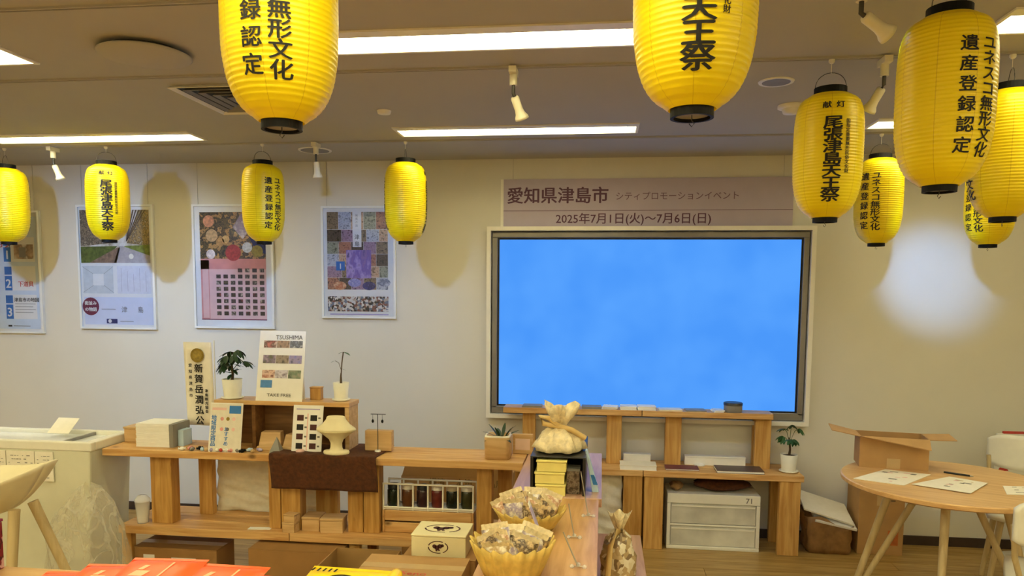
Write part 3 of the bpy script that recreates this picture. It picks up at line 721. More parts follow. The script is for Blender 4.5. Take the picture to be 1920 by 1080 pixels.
def pachira(label, x, y, z, r, h, top, seed, stems, me, sc=1.0, dense=0):
    t = thing('potted_plant', label, 'plant', (x, y, z)); pot(t, r, h); rng = random.Random(seed)
    part(t, 'trunk', MB().tube([(0, 0, h-.012), (.004, 0, h+.03), (-.003, .002, h+(top-h)*.55)], .008, 8, r1=.005), 'bark')
    m = MB()
    for k in range(stems):
        a = 2*PI*k/stems+rng.uniform(-.3, .3); q = rng.uniform(.45, 1.0); R = rng.uniform(.03, .06)*sc
        tip = (R*math.cos(a), R*.8*math.sin(a), h+(top-h)*q)
        m.tube([(0, 0, h+(top-h)*q*.45), (R*.5*math.cos(a), R*.4*math.sin(a), h+(top-h)*(q*.9)), tip], .0018, 5)
        palmate(t, tip, a, 5, me, 1.3, rng.uniform(.2, .7), sc)
    part(t, 'stalks', m, 'leaf')
    for k in range(dense):
        a = rng.uniform(0, 2*PI); inst('leaf', me, t, (.01*math.cos(a), .01*math.sin(a), h+(top-h)*rng.uniform(.12, .5)), (0, rng.uniform(-.5, .6), a), (sc*.8,)*3)
pachira('small potted plant with glossy green leaves on the bench end under the screen', 1.135, 4.60, .486, .05, .108, .29, 5, 7, LEAF2, 1.0)
pachira('dark bushy potted plant in a white pot beside the brochure holder', -1.853, 3.56, 1.004, .050, .10, .25, 8, 8, LEAF, 1.05, 14)
t = thing('potted_plant', 'thin potted seedling in a white pot at the shelf end', 'plant', (-1.29, 3.58, 1.004)); pot(t, .04, .092)
part(t, 'stalks', MB().tube([(0, 0, .08), (.002, 0, .14), (.006, 0, .19), (.014, 0, .245)], .003, 6).tube([(.003, 0, .15), (-.01, 0, .19), (-.028, 0, .2)], .0014, 5).lathe([(.007, .082), (.005, .12), (.002, .14)], 8), 'bark')
for p, a, sc in (((.014, 0, .245), -.3, 1), ((.014, 0, .245), 2.9, .7), ((.014, 0, .24), .6, .8), ((-.028, 0, .2), 3.0, .6), ((.004, 0, .16), .2, .5)): inst('leaf', LEAF3, t, p, (0, .15, a), (sc*1.4,)*3)

# drawer box under the bench
t = thing('drawer_box', 'white translucent plastic drawer box under the cedar bench', 'storage box', (.69, 4.66, 0))
hx = .275; m = MB().box(-hx, hx, -.13, .12, .0, .022).box(-hx, hx, -.13, .12, .285, .345)
for x in (-hx, hx-.022): m.box(x, x+.022, -.13, .12, .022, .285)
m.box(-hx, hx, -.128, -.12, .145, .158); part(t, 'frame', m, 'white_plastic', .004)
for z0, z1 in ((.024, .143), (.160, .283)):
    d = boxp(t, 'drawer', -hx+.024, hx-.024, -.124, .11, z0, z1, M('frosted', 'e8e6da', .3, .25, 5, alpha=.8), .003)
    MB().box(-hx+.03, hx-.03, -.127, -.1245, z1-.018, z1-.010).build('pull', 'white_plastic', d)
m = MB(); write(m, '71', .21, .315, .045, -.1306, 'grey_ink', .02); part(t, 'marking', m)
def lump(name, label, cat, loc, sx, sy, sz, mat, seed, amp=.18, group=None):
    rng = random.Random(seed); ph = [rng.uniform(0, 6.28) for _ in range(6)]
    pr = [(math.sin(PI*i/10), (1-math.cos(PI*i/10))/2) for i in range(11)]
    def fn(r, z, a):
        k = 1+amp*(math.sin(3*a+ph[0]+4*z)*.5+math.sin(5*a+ph[1]-7*z)*.35+math.sin(9*a+ph[2]+9*z)*.25)
        return r*k, z*(1+amp*.5*math.sin(2*a+ph[3])*r)
    m = MB().lathe(pr, 28, cap0=False, cap1=False, fn=fn); m.v = [(x*sx, y*sy, max(0, z*sz)) for x, y, z in m.v]
    return tag(m.build(name, mat, loc=loc), label, cat, group)
lump('cloth_bundle', 'dark brown cloth bundle on top of the drawer box', 'cloth', (.74, 4.66, .345), .17, .1, .075, 'cloth_brown', 2)
lump('cloth_bundle', 'small tan cloth bundle beside the dark one on the drawer box', 'cloth', (.475, 4.63, .345), .04, .06, .05, M('tan_cloth', '9c7a52', .9, .3, 40), 6)
# paper bag with boxes, tall carton
t = thing('paper_bag', 'open brown bag stuffed with folded paper beside the bench', 'bag', (1.38, 4.66, 0))
def sackf(r, z, a):
    q = 1/max(abs(math.cos(a)), abs(math.sin(a))*1.25, .72); return r*q*(1+.03*math.sin(6*a+25*z)+.025*math.sin(13*a-31*z)), z+(.02*math.sin(3*a+1)+.05*max(0, -math.cos(a)))*z/.2
part(t, 'sack', MB().lathe([(.118, 0), (.126, .03), (.121, .07), (.130, .11), (.124, .15), (.134, .19)], 48, cap1=False, fn=sackf), M('kraft', '8f6a3e', .55, .25, 20, bump=.5), thick=.002)
part(t, 'folded_paper', MB().obox((-.01, .0, .262), (1, 0, -.30), (0, 1, .35), (.28, -.30, 1), .145, .10, .004), 'paper_warm')
part(t, 'folded_paper', MB().obox((.03, -.03, .205), (1, 0, -.2), (0, 1, .3), (.2, -.3, 1), .12, .08, .006), 'paper')
part(t, 'folded_paper', MB().obox((-.02, .02, .16), (1, 0, -.15), (0, 1, .2), (.15, -.2, 1), .11, .08, .02), 'cardboard_dark')
t = thing('tall_carton', 'tall closed brown carton standing against the wall by the round table', 'carton', (1.68, 4.705, 0))
boxp(t, 'body', -.13, .13, -.11, .11, 0, .43, 'cardboard', .003); boxp(t, 'tape', -.03, .03, -.111, -.1105, .30, .43, 'tape', 0)
m = MB(); rect(m, .04, .10, .06, .15, -.1108, M('stamp_red', 'b5622f', .7, .25, 40)); part(t, 'red_print', m); m = MB(); rect(m, .05, .075, .33, .335, -.1108, 'ink'); rect(m, .05, .075, .37, .375, -.1108, 'ink'); part(t, 'marking', m)

# ------------------------------------------------------------------ left shelving unit
ZT, ZL = .762, .378
Y0, Y1 = 3.39, 3.665
t = unit('cedar_shelf_unit', 'long two-tier cedar shelf unit with the brown cloth over its top', 'shelf'); t.location = (-1.4, 3.53, 0)
loc_box(t, 'top_board', -2.458, -1.45, Y0, Y0+.135, ZT-.036, ZT, 'cedar_x'); loc_box(t, 'top_board', -2.458, -1.45, Y0+.138, Y1, ZT-.036, ZT, 'cedar_x')
loc_box(t, 'top_board', -1.447, -.352, Y0, Y0+.135, ZT-.036, ZT, 'cedar_x'); loc_box(t, 'top_board', -1.447, -.352, Y0+.138, Y1, ZT-.036, ZT, 'cedar_x')
for (x0, x1) in ((-2.38, -1.49), (-1.487, -.352)):
    for (a, b) in ((Y0-.01, Y0+.115), (Y0+.118, Y0+.235), (Y0+.238, 3.745)): loc_box(t, 'lower_board', x0, x1, a, b, ZL-.04, ZL, 'cedar_x')
for (x0, x1) in ((-2.237, -2.126), (-1.616, -1.557), (-1.552, -1.454), (-1.213, -1.137), (-1.133, -1.055), (-.578, -.505)):
    loc_box(t, 'post', x0, x1, Y0+.05, Y0+.125, ZL, ZT-.036, 'cedar_z')
for (x0, x1) in ((-2.081, -2.007), (-1.444, -1.33), (-.50, -.43)):
    loc_box(t, 'post', x0, x1, 3.615, 3.66, ZL, ZT-.036, 'pine_z')
for x0 in (-2.378, -1.195, -.47):
    loc_box(t, 'foot_board', x0, x0+.052, Y0+.01, Y0+.05, 0, ZL-.04, 'cedar_z'); loc_box(t, 'foot_board', x0, x0+.052, 3.68, 3.72, 0, ZL-.04, 'cedar_z')
# small riser on it
t = unit('riser_shelf', 'small open-fronted wooden riser shelf with brochures on top', 'shelf'); t.location = (-1.57, 3.56, ZT)
loc_box(t, 'top_board', -1.925, -1.222, 3.505, 3.655, .982, 1.004, 'table_x')
loc_box(t, 'side_panel', -1.915, -1.893, 3.51, 3.65, ZT, .982, 'block'); loc_box(t, 'side_panel', -1.248, -1.226, 3.51, 3.65, ZT, .982, 'block')
loc_box(t, 'back_panel', -1.893, -1.248, 3.632, 3.648, ZT, .982, 'brown_panel'); loc_box(t, 'divider', -1.735, -1.715, 3.52, 3.63, ZT, .982, 'brown_panel')

# brown cloth draped over the unit
m = MB(); xa, xb = -1.575, -1.045
def drape(u, v):
    L1 = Y1-Y0+.03; s_ = v*(L1+.165); x = xa+(xb-xa)*u
    if s_ < L1: y, z = Y1+.008-s_, ZT+.004+.0012*math.sin(30*u)
    else: y, z = Y0-.016-.004*math.sin(19*u), ZT+.004-(s_-L1)
    if s_ > L1-.006 and s_ < L1+.006: y = Y0-.010
    return (x+.006*math.sin(8*v), y, z)
tag(m.grid(drape, 24, 40).build('shelf_cloth', 'cloth_brown', thick=.003), 'dark brown cloth draped over the long shelf unit', 'cloth')

cloth_panel('crumpled off-white cloth screening the back of the long shelf unit', -2.02, -1.45, 3.70, ZL, ZT-.06, 5)

# freezer chest
t = thing('chest_freezer', 'white open-top chest with handwritten notices on its front', 'chest', (-2.98, 3.5, 0))
fx, fy = .505, .165
m = MB().hexa([(-fx+.04, -fy+.03, .0), (fx-.06, -fy+.03, 0), (fx-.06, fy+.0, 0), (-fx+.04, fy+.0, 0)], [(-fx+.01, -fy+.005, .76), (fx-.01, -fy+.005, .76), (fx-.01, fy-.0, .76), (-fx+.01, fy-.0, .76)])
part(t, 'body', m, 'freezer', .01)
m = MB().box(-fx, fx, -fy, -fy+.035, .755, .80).box(-fx, fx, fy-.03, fy, .755, .80).box(-fx, -fx+.035, -fy+.035, fy-.03, .755, .80).box(fx-.05, fx, -fy+.035, fy-.03, .755, .80)
part(t, 'rim', m, 'white_plastic', .006)
part(t, 'sliding_lid', MB().box(-fx+.036, fx-.051, -fy+.036, fy-.031, .772, .778), M('lid_glass', 'eef2f4', .08, .02)); part(t, 'lid_bar', MB().box(.30, .315, -fy+.036, fy-.031, .779, .792), 'stone_grey')
for k, (x0, x1) in enumerate(((-.10, .045), (.05, .20), (.205, .30))):
    o = boxp(t, 'notice', x0, x1, -fy-.004, -fy+.002, .60, .748, 'paper_warm', 0)
    m = MB(); rng = random.Random(k)
    for r in range(7):
        z = .73-r*.018
        xx = x0+.01
        while xx < x1-.02:
            wd = rng.uniform(.006, .02); 
            if rng.random() < .75: rect(m, xx, min(x1-.006, xx+wd), z-.006, z-.002-.002*rng.random(), -fy-.0045, 'grey_ink')
            xx += wd+.004
    m.build('handwriting', None, o)
tag(MB().obox((0, 0, .045), (1, 0, 0), (0, .8, .6), (0, -.6, .8), .06, .055, .0015).build('paper_slip', 'paper_warm', loc=(-2.80, 3.57, .79)), 'loose cream paper slip leaning on the open-top chest', 'paper')

# crumpled plastic bag
def film(r, z, a):
    k = 1+.10*math.sin(3*a+5*z)+.08*math.sin(7*a-11*z)+.06*abs(math.sin(8*a+9*z))+.03*math.sin(19*a+23*z)
    return r*k, z*(1+.06*math.sin(3*a+.6))
m = MB().lathe([(.10, 0), (.14, .05), (.155, .14), (.16, .28), (.15, .42), (.115, .53), (.06, .60), (.02, .62)], 72, cap0=False, cap1=False, fn=film)
tag(m.build('plastic_bag', 'bag_film', loc=(-2.355, 3.13, .004)), 'big crumpled clear plastic bag in front of the open-top chest', 'bag')
tag(MB().obox((0, 0, .2), (.94, .34, 0), (-.30, .83, .45), (.15, -.42, .88), .15, .16, .004).build('folded_board', 'paper_warm', loc=(-2.12, 2.62, .0)), 'bent cream board propped up beside the cream stool', 'board')
# cream shell stool
t = thing('shell_stool', 'cream shell stool with pale wooden legs beside the chest', 'stool', (-2.47, 2.66, 0))
def shell(u, v):
    a = 2*PI*u; r = .10+.19*v**.75; back = max(0, math.cos(a-.15))
    return (r*math.cos(a)*1.02, r*.85*math.sin(a), .655+.13*v+.075*v*v*back**2)
part(t, 'shell', MB().grid(shell, 48, 12).lathe([(0, .653), (.1005, .656)], 48, cap0=False, cap1=False, fn=lambda r, z, a: (r, z)), 'shell_cream', thick=.008)
for (p, q) in (((.205, -.06, .69), (.185, -.12, 0)), ((.16, .09, .68), (.40, .17, 0)), ((-.13, -.10, .67), (-.34, -.20, 0)), ((-.13, .09, .67), (-.34, .17, 0))):
    part(t, 'leg', MB().tube([p, q], .021, 12, r1=.015), 'leg_pale')

# plastic cups on the lower board
cup_me = MB().lathe([(.026, 0), (.036, .11), (.037, .112), (.035, .112), (.025, .003)], 24, cap1=False).mesh('cup', 'cup_clear')
for (x, y, lb, z) in ((-2.285, 3.44, 'clear plastic cup on the lower cedar board next to the chest', ZL),):
    t = thing('plastic_cup', lb, 'cup', (x, y, z)); inst('body', cup_me, t); part(t, 'lid', MB().lathe([(.038, .112), (.036, .122), (.02, .14), (0, .142)], 20, cap1=False), 'cup_clear'); part(t, 'contents', MB().lathe([(.024, .005), (.031, .075), (0, .078)], 20, cap1=False), 'paper_warm')

# things on top of the unit
t = thing('leaflet_stack', 'thick stack of white leaflets with grey spines on the long shelf', 'leaflets', (-2.215, 3.53, ZT))
m = MB(); rng = random.Random(3)
for k in range(14): m.box(-.105+rng.uniform(-.002, .002), .072, -.07+rng.uniform(-.002, .002), .085, .0085*k, .0085*k+.0078)
part(t, 'sheets', m, 'paper'); m = MB()
for k in range(3): m.box(.073+.007*k, .0795+.007*k, -.07, .085, 0, .116)
part(t, 'spines', m, 'stone_grey'); boxp(t, 'side_pile', .096, .125, -.03, .05, 0, .082, 'pale_blue', .001)
t = thing('wooden_tray', 'small plain wooden box between the chest and the leaflet stack', 'box', (-2.40, 3.60, ZT))
boxp(t, 'body', -.05, .06, -.045, .05, 0, .07, 'block'); boxp(t, 'lid', -.054, .064, -.049, .054, .07, .08, 'block')
# mini flag banner
t = thing('mini_banner', 'white vertical mini banner with a gold emblem and black characters', 'banner', (-2.07, 3.634, ZT))
part(t, 'sheet', MB().grid(lambda u, v: (-.085+.155*u+.012*(1-v), .004*math.sin(6*u), .085+.435*v), 10, 10), 'paper_warm', thick=.001)
part(t, 'pole', MB().tube([(.082, .004, .0), (.082, .004, .53)], .003, 8).lathe([(.03, 0), (.03, .008)], 16, c=(.082, .004, 0)), 'white_plastic')
m = MB(); disc(m, -.005, .452, .037, -.009, 'gold'); disc(m, -.005, .452, .026, -.0095, M('gold_light', '9c8538', .4, .3, 70)); part(t, 'emblem', m)
m = MB(); write_down(m, '新賀岳潤弘公', .0, .385, .048, .0545, -.009, 'ink', .03)
write_down(m, '愛知県津島市', -.045, .400, .020, .0315, -.009, 'ink', .03); write_down(m, '津島観光協会', .040, .268, .018, .0215, -.009, 'ink', .04)
part(t, 'lettering', m)
# brochure holder
t = thing('brochure_holder', 'tall white brochure holder headed TSUSHIMA with rows of small photos', 'brochure', (-1.587, 3.55, 1.004))
hw = .12
m = MB().hexa([(-hw, -.04, 0), (hw, -.04, 0), (hw, -.035, 0), (-hw, -.035, 0)], [(-hw, .03, .345), (hw, .03, .345), (hw, .035, .345), (-hw, .035, .345)]); part(t, 'face', m, 'paper')
m = MB().hexa([(-hw+.02, .05, 0), (hw-.02, .05, 0), (hw-.02, .054, 0), (-hw+.02, .054, 0)], [(-hw+.02, .026, .28), (hw-.02, .026, .28), (hw-.02, .03, .28), (-hw+.02, .03, .28)]); part(t, 'strut', m, 'paper')
m = MB()
write(m, 'TSUSHIMA', .035, .315, .030, 0, 'grey_ink', .01)
def face_part(n, m): m.v = [(x, -.0412+.0700*z/.345, z) for x, y, z in m.v]; part(t, n, m)
face_part('heading', m)
rowz = [(.262, .035), (.185, .04), (.112, .04)]
pc = [['c2706a', '5c3a34', 'e6c4b8'], ['3a302c', 'a88874', '6a5a4e'], ['8a90a0', '4a4e5a', 'c8ccd4'], ['b8a0b0', '7a6a80', '5a5a40'], ['5a4a40', '9a8a7c', '3c3430'], ['7078c0', 'a090b8', '4a4a70'], ['a86a5a', 'e0c0b0', '7a4a40'], ['b0a8c0', 'd8d4e0', '786a80'], ['40403c', '7a8a70', 'a09888']]
for r, (z, hh_) in enumerate(rowz):
    m = MB()
    for k in range(3): rect(m, -.095+.068*k, -.095+.068*k+.066, z, z+hh_, 0, photo('broch%d' % (r*3+k), pc[r*3+k], 45))
    face_part('photo_row', m)
m = MB(); rect(m, -.10, -.04, .065, .102, 0, M('sea_blue', '4a86c8', .5, .2, 40)); face_part('sea_photo', m); m = MB(); write(m, 'TAKE FREE', .0, .03, .022, 0, 'grey_ink', .01, 1.2)
face_part('footer', m)
t = thing('wooden_block', 'small brown wooden block beside the brochure holder', 'block', (-1.425, 3.60, 1.004)); boxp(t, 'body', -.028, .028, -.02, .02, 0, .058, 'cedar_z'); boxp(t, 'top_slab', -.03, .03, -.022, .022, .058, .066, 'cedar_x')
# framed cards leaning before the riser
def card(name, label, x, y, z, hw, h, draw):
    t = thing(name, label, 'sign', (x, y, z))
    m = MB().hexa([(-hw, -.03, 0), (hw, -.03, 0), (hw, -.026, 0), (-hw, -.026, 0)], [(-hw, .012, h), (hw, .012, h), (hw, .016, h), (-hw, .016, h)]); part(t, 'board', m, 'paper')
    m = MB().hexa([(-.02, .045, 0), (.02, .045, 0), (.02, .048, 0), (-.02, .048, 0)], [(-.02, .008, h*.75), (.02, .008, h*.75), (.02, .011, h*.75), (-.02, .011, h*.75)]); part(t, 'strut', m, 'paper')
    m = MB(); draw(m, hw, h); m.v = [(a, -.031+b+.042*c_/h, c_) for a, b, c_ in m.v]; part(t, 'print', m)
def d1(m, hw, h):
    rect(m, -hw+.004, hw-.004, .004, h-.004, 0, M('card_pale', 'e4ded0', .6, .06, 30)); rect(m, .015, hw-.008, h-.05, h-.012, -.0004, 'blue_ink')
    rect(m, -hw+.01, 0, h-.035, h-.022, -.0004, 'pink')
    write_down(m, '地域限定商品', -.062, .165, .027, .025, -.0004, 'blue_ink', .03); write_down(m, 'おすすめ', .005, .11, .024, .023, -.0004, 'blue_ink', .03)
    for k in range(6): disc(m, -.02+.03*(k % 3), .06+.05*(k//3)+.05, .009, -.0004, ['rose', 'gold', 'pink'][k % 3])
def d2(m, hw, h):
    rect(m, -hw+.004, hw-.004, .004, h-.004, 0, 'paper')
    for r in range(4):
        for k in range(2):
            x = -.055+.068*k; z = h-.075-.045*r; rect(m, x, x+.034, z, z+.028, -.0004, 'ink' if (r+k) % 2 else 'brown_ink'); rect(m, x+.04, x+.052, z+.01, z+.018, -.0004, 'grey_ink')
    rect(m, -.003, .003, .01, h-.04, -.0004, 'pink'); rect(m, -.06, .06, h-.022, h-.016, -.0004, 'lavender')
card('sign_card', 'pale sign card with blue vertical lettering leaning on the riser shelf', -1.822, 3.432, ZT, .083, .236, d1)
card('sign_card', 'white sign card with two columns of small dark pictures', -1.425, 3.482, ZT, .076, .228, d2)
# candies
rng = random.Random(9); cm = ['paper', 'rose', 'stone_grey', 'black', 'pale_blue', 'tape', 'lavender', 'paper_warm', 'red_ink']
for k in range(16):
    x = -2.045+.026*k+rng.uniform(-.004, .004); y = 3.43-.02+.03*(k % 2)+rng.uniform(-.006, .006)
    if y > 3.392+.02 and -1.92 < x < -1.73: y = 3.408
    m = MB().lathe([(0, -.018), (.007, -.016), (.003, -.010), (.009, -.006), (.010, 0), (.009, .006), (.003, .010), (.007, .016), (0, .018)], 10, cap0=False, cap1=False)
    m.v = [(c_, a, b+.0095) for a, b, c_ in m.v]
    tag(m.build('wrapped_sweet', cm[k % len(cm)], loc=(x, max(3.405, y), ZT), rotz=rng.uniform(0, 3)), 'tiny %s twist-wrapped sweet by the blue-lettered sign card' % ['white', 'rose', 'grey', 'black', 'pale blue', 'tan', 'lilac', 'cream', 'red'][k % 9], 'sweet', 'wrapped sweets before the sign card')
# wooden block displays
for x, hx, h, lb, rz in ((-1.635, .058, .085, 'pale wooden display block, wider one, between the two sign cards', .1), (-1.515, .05, .075, 'pale wooden display block with a slanted end, between the two sign cards', -.12)):
    t = thing('display_block', lb, 'block', (x, 3.53, ZT), rz)
    part(t, 'body', MB().hexa([(-hx, -.04, 0), (hx, -.04, 0), (hx, .04, 0), (-hx, .04, 0)], [(-hx+.012, -.02, h), (hx-.008, -.02, h), (hx-.008, .03, h), (-hx+.012, .03, h)]), 'block', .002)
    part(t, 'lip', MB().box(-hx, hx, -.055, -.041, 0, .02), 'block', .002)
m = MB().add([(-.028, 0, 0), (.028, 0, 0), (0, .03, .075), (-.028, .05, 0), (.028, .05, 0)], [(0, 1, 2), (1, 4, 2), (4, 3, 2), (3, 0, 2), (0, 3, 4, 1)])
tag(m.build('pyramid_stand', 'stone_grey', loc=(-1.575, 3.425, ZT)), 'small grey pyramid stand between the wooden display blocks', 'stand')
# pedestal bowl lamp shape (jewellery bust)
t = thing('jewellery_bust', 'cream jewellery bust on a round pedestal on the brown cloth', 'bust', (-1.262, 3.428, ZT+.0075))
part(t, 'base', MB().lathe([(.062, 0), (.064, .006), (.062, .014), (.034, .018)], 28), 'bust')
part(t, 'column', MB().lathe([(.036, .014), (.029, .03), (.028, .05), (.036, .07), (.066, .094), (.093, .112)], 32), 'bust')
part(t, 'shoulders', MB().lathe([(.093, .112), (.099, .117), (.096, .124), (.070, .142), (.050, .166), (.046, .178), (.040, .182)], 36, fn=lambda r, z, a: (r*(1-.10*abs(math.sin(a))), z)), 'bust', label='flared cream shoulders of the bust')
for o_ in t.children: o_.data.transform(Matrix.Diagonal((1, .7, 1, 1)))
# card holder with earrings
t = thing('earring_stand', 'small T-shaped earring stand in a wooden card block', 'stand', (-1.075, 3.52, ZT+.006))
boxp(t, 'block', -.075, .06, .0, .045, 0, .10, 'block'); part(t, 'stem', MB().tube([(-.005, -.012, 0), (-.005, -.012, .185)], .0018, 6), 'dark_metal'); part(t, 'bar', MB().tube([(-.04, -.012, .185), (.035, -.012, .185)], .0018, 6), 'dark_metal')
for x in (-.03, .018): part(t, 'earring', MB().lathe([(0, .14), (.006, .146), (.006, .154), (.001, .16), (.0006, .185)], 10, c=(x, -.012, 0), cap0=False), 'black')
part(t, 'foot', MB().lathe([(.016, 0), (.014, .008)], 14, c=(-.005, -.016, 0)), 'paper')
tag(MB().lathe([(0, 0), (.02, 0), (.022, .006), (.014, .012), (0, .013)], 16, cap0=False, cap1=False).build('small_dish', 'pink', loc=(-1.45, 3.44, ZT+.006)), 'tiny pinkish dish at the corner of the brown cloth', 'dish')
# planter
t = thing('wooden_planter', 'pale round-cornered wooden planter with dark succulents', 'planter', (-.482, 3.50, ZT))
m = MB().lathe([(.055, 0), (.060, .004), (.062, .10), (.058, .112), (.05, .112), (.05, .09), (0, .09)], 32, cap1=False, fn=lambda r, z, a: (r*min(1.28, 1/max(abs(math.cos(a)), abs(math.sin(a)))), z)); part(t, 'body', m, 'block')
part(t, 'rim', MB().lathe([(.060, .104), (.060, .112), (.052, .112)], 32, cap0=False, cap1=False, fn=lambda r, z, a: (r*min(1.28, 1/max(abs(math.cos(a)), abs(math.sin(a)))), z+.0006)), 'paper_warm')
LEAF4 = leaf_mesh('leaf', .05, .006, 'leaf_dark')
for k in range(13):
    a = 2*PI*k/13; inst('leaf', LEAF4, t, (.015+.02*math.cos(a), .02*math.sin(a), .095), (0, -1.15+.5*(k % 3), a), (1.5,)*3)
t = thing('name_block', 'small square wooden card standing behind the planter', 'sign', (-.375, 3.60, ZT)); boxp(t, 'card', -.05, .05, -.008, .008, 0, .098, 'block', .002); boxp(t, 'slip', -.036, .036, -.0092, -.008, .02, .075, M('pinkish', 'e6c9b8', .6), 0)

# lower shelf contents
def wbox(label, x, y, sx, sy, sz, rz, z=ZL, mat='block', cat='box', group='wooden gift boxes on the lower cedar board'):
    t = thing('wooden_gift_box', label, cat, (x, y, z), rz, group)
    boxp(t, 'body', -sx, sx, -sy, sy, 0, sz*.82, mat, .002); boxp(t, 'lid', -sx-.0015, sx+.0015, -sy-.0015, sy+.0015, sz*.82+.001, sz, mat, .002); return t
wbox('wooden gift box with a grey label, foremost of the boxes below the brown cloth', -1.492, 3.411, .032, .026, .05, -.12)
wbox('wooden gift box stacked on another below the brown cloth', -1.487, 3.411, .03, .024, .04, -.18, ZL+.0505)
wbox('pale wooden gift box in the middle of the group below the brown cloth', -1.400, 3.475, .044, .05, .07, .05)
wbox('square wooden gift box beside the cedar post below the brown cloth', -1.29, 3.455, .055, .045, .072, .08)
tag(MB().obox((0, 0, .0015), (1, .1, 0), (-.1, 1, 0), (0, 0, 1), .055, .018, .001).build('paper_slip', 'paper', loc=(-1.66, 3.43, ZL)), 'flat white paper slip on the lower cedar board by a post', 'paper')
t = thing('wooden_crate', 'wooden crate holding up the white jar rack', 'crate', (-.822, 3.555, ZL))
for z in (0, .058): boxp(t, 'slat', -.214, .214, -.09, -.078, z+.002, z+.052, 'cedar_x'); boxp(t, 'slat', -.214, .214, .078, .09, z+.002, z+.052, 'cedar_x')
for x in (-.227, .215): boxp(t, 'end_panel', x, x+.012, -.09, .09, 0, .112, 'cedar_y')
boxp(t, 'top_panel', -.213, .213, -.076, .076, .1, .112, 'brown_panel')
t = thing('jar_rack', 'white wire rack holding a row of six dark jars', 'rack', (-.822, 3.525, ZL+.112))
m = MB()
for z in (.012, .128): m.tube([(-.226, -.05, z), (.226, -.05, z)], .005, 6).tube([(-.226, .05, z), (.226, .05, z)], .005, 6)
for k in range(7): m.tube([(-.222+.074*k, -.05, .0), (-.222+.074*k, -.05, .13)], .005, 6).tube([(-.222+.074*k, .05, .0), (-.222+.074*k, .05, .13)], .005, 6)
part(t, 'wires', m, 'white_metal'); part(t, 'tray', MB().box(-.226, .226, -.05, .05, .0, .008), 'white_metal')
jl = [('dark green jar nearest the shelf window gap in the white rack', '1f2a1c', '2a2a26'), ('brown jar with a white cap, second in the white rack', '6a3f22', 'e6dfd2'), ('plum jar with a black cap, third in the white rack', '3a2024', '222222'), ('red jar with a white cap, fourth in the white rack', '6d2a22', 'e8e2da'), ('blackish green jar with a tan cap in the white rack', '1c2418', 'c0b090'), ('olive jar with a white cap beside the end post', '3a3a1e', 'e8e2da')]
for k, (lb, c1, c2) in enumerate(jl):
    tt = thing('jar', lb, 'jar', (-.822-.185+.074*k, 3.525, ZL+.1205), 0, 'jars in the white rack')
    part(tt, 'glass', MB().lathe([(.028, 0), (.031, .004), (.031, .078), (.026, .086)], 20), M('jar_'+c1, c1, .15, .15)); part(tt, 'cap', MB().lathe([(.029, .086), (.029, .106), (.027, .108)], 20), M('cap_'+c2, c2, .4, .05))
t = thing('wooden_cup', 'small round wooden cup beside the cream logo box', 'cup', (-.80, 3.415, ZL)); part(t, 'wall', MB().lathe([(.036, 0), (.04, .01), (.04, .075), (.034, .075), (.034, .02), (0, .02)], 24, cap1=False), 'cedar_z'); part(t, 'contents', MB().lathe([(0, .066), (.034, .066)], 20, cap0=False, cap1=False), 'paper_warm')

# carton standing behind the unit
def closed_carton(label, x, y, z, sx, sy, sz, mat='cardboard', rz=0, cat='carton', tape=True):
    t = thing('carton', label, cat, (x, y, z), rz); boxp(t, 'body', -sx, sx, -sy, sy, 0, sz-.004, mat, .003)
    boxp(t, 'flap', -sx, sx, -sy, -.001, sz-.0035, sz, mat, 0); boxp(t, 'flap', -sx, sx, .001, sy, sz-.0035, sz, mat, 0)
    if tape: boxp(t, 'tape', -sx-.0005, sx+.0005, -.025, .025, sz+.0002, sz+.0008, 'tape', 0)
    return t
t = thing('open_carton', 'pale brown printed carton standing on the floor behind the shelf unit', 'carton', (-.84, 4.25, 0))
boxp(t, 'body', -.315, .33, -.05, .22, 0, .475, 'cardboard', .003)
part(t, 'flap', MB().hexa([(-.31, -.05, .475), (.33, -.05, .475), (.33, -.046, .475), (-.31, -.046, .475)], [(-.27, -.075, .585), (.33, -.075, .585), (.33, -.071, .585), (-.27, -.071, .585)]), 'cardboard')
m = MB()
for x, s_ in ((-.10, '横濱'), (.06, '木箱'), (.22, '食品用')):
    m = MB(); write(m, s_, x, .445, .05, -.0506, 'carton_ink', .01); part(t, 'print', m)

# cartons below and before the unit
t = closed_carton('flat brown carton with two white stickers under the long shelf unit', -2.10, 3.50, 0, .22, .09, .262, 'cardboard_dark')
m = MB(); rect(m, -.17, -.11, .17, .225, -.0912, 'paper'); part(t, 'sticker', m); m = MB(); rect(m, -.02, .11, .20, .215, -.0912, 'paper'); part(t, 'sticker', m)
closed_carton('large dark brown carton under the brown cloth part of the shelf unit', -1.43, 3.42, 0, .225, .13, .325, 'cardboard_dark', tape=False)
t = thing('open_carton', 'open-topped carton on the floor in front of the shelf unit', 'carton', (-1.06, 3.16, 0))
for (n, a) in (('side_panel', (-.155, -.15, -.125, .125)), ('side_panel', (.15, .155, -.125, .125)), ('front_panel', (-.15, .15, -.125, -.12)), ('back_panel', (-.15, .15, .12, .125))): boxp(t, n, a[0], a[1], a[2], a[3], 0, .355, 'cardboard_in', 0)
boxp(t, 'bottom', -.15, .15, -.12, .12, .0, .005, 'cardboard_in', 0)
t = closed_carton('light brown taped carton in front of the cream logo box', -.70, 2.715, 0, .20, .115, .502)
m = MB(); write(m, 'Seno', 0, 0, .05, 0, 'red_ink'); m.v = [(a+.02, -.07+c_, .5035) for a, b, c_ in m.v]; part(t, 'marking', m)
closed_carton('light brown carton that carries the cream logo box', -.63, 2.95, 0, .15, .112, .49, 'cardboard_dark', tape=False)
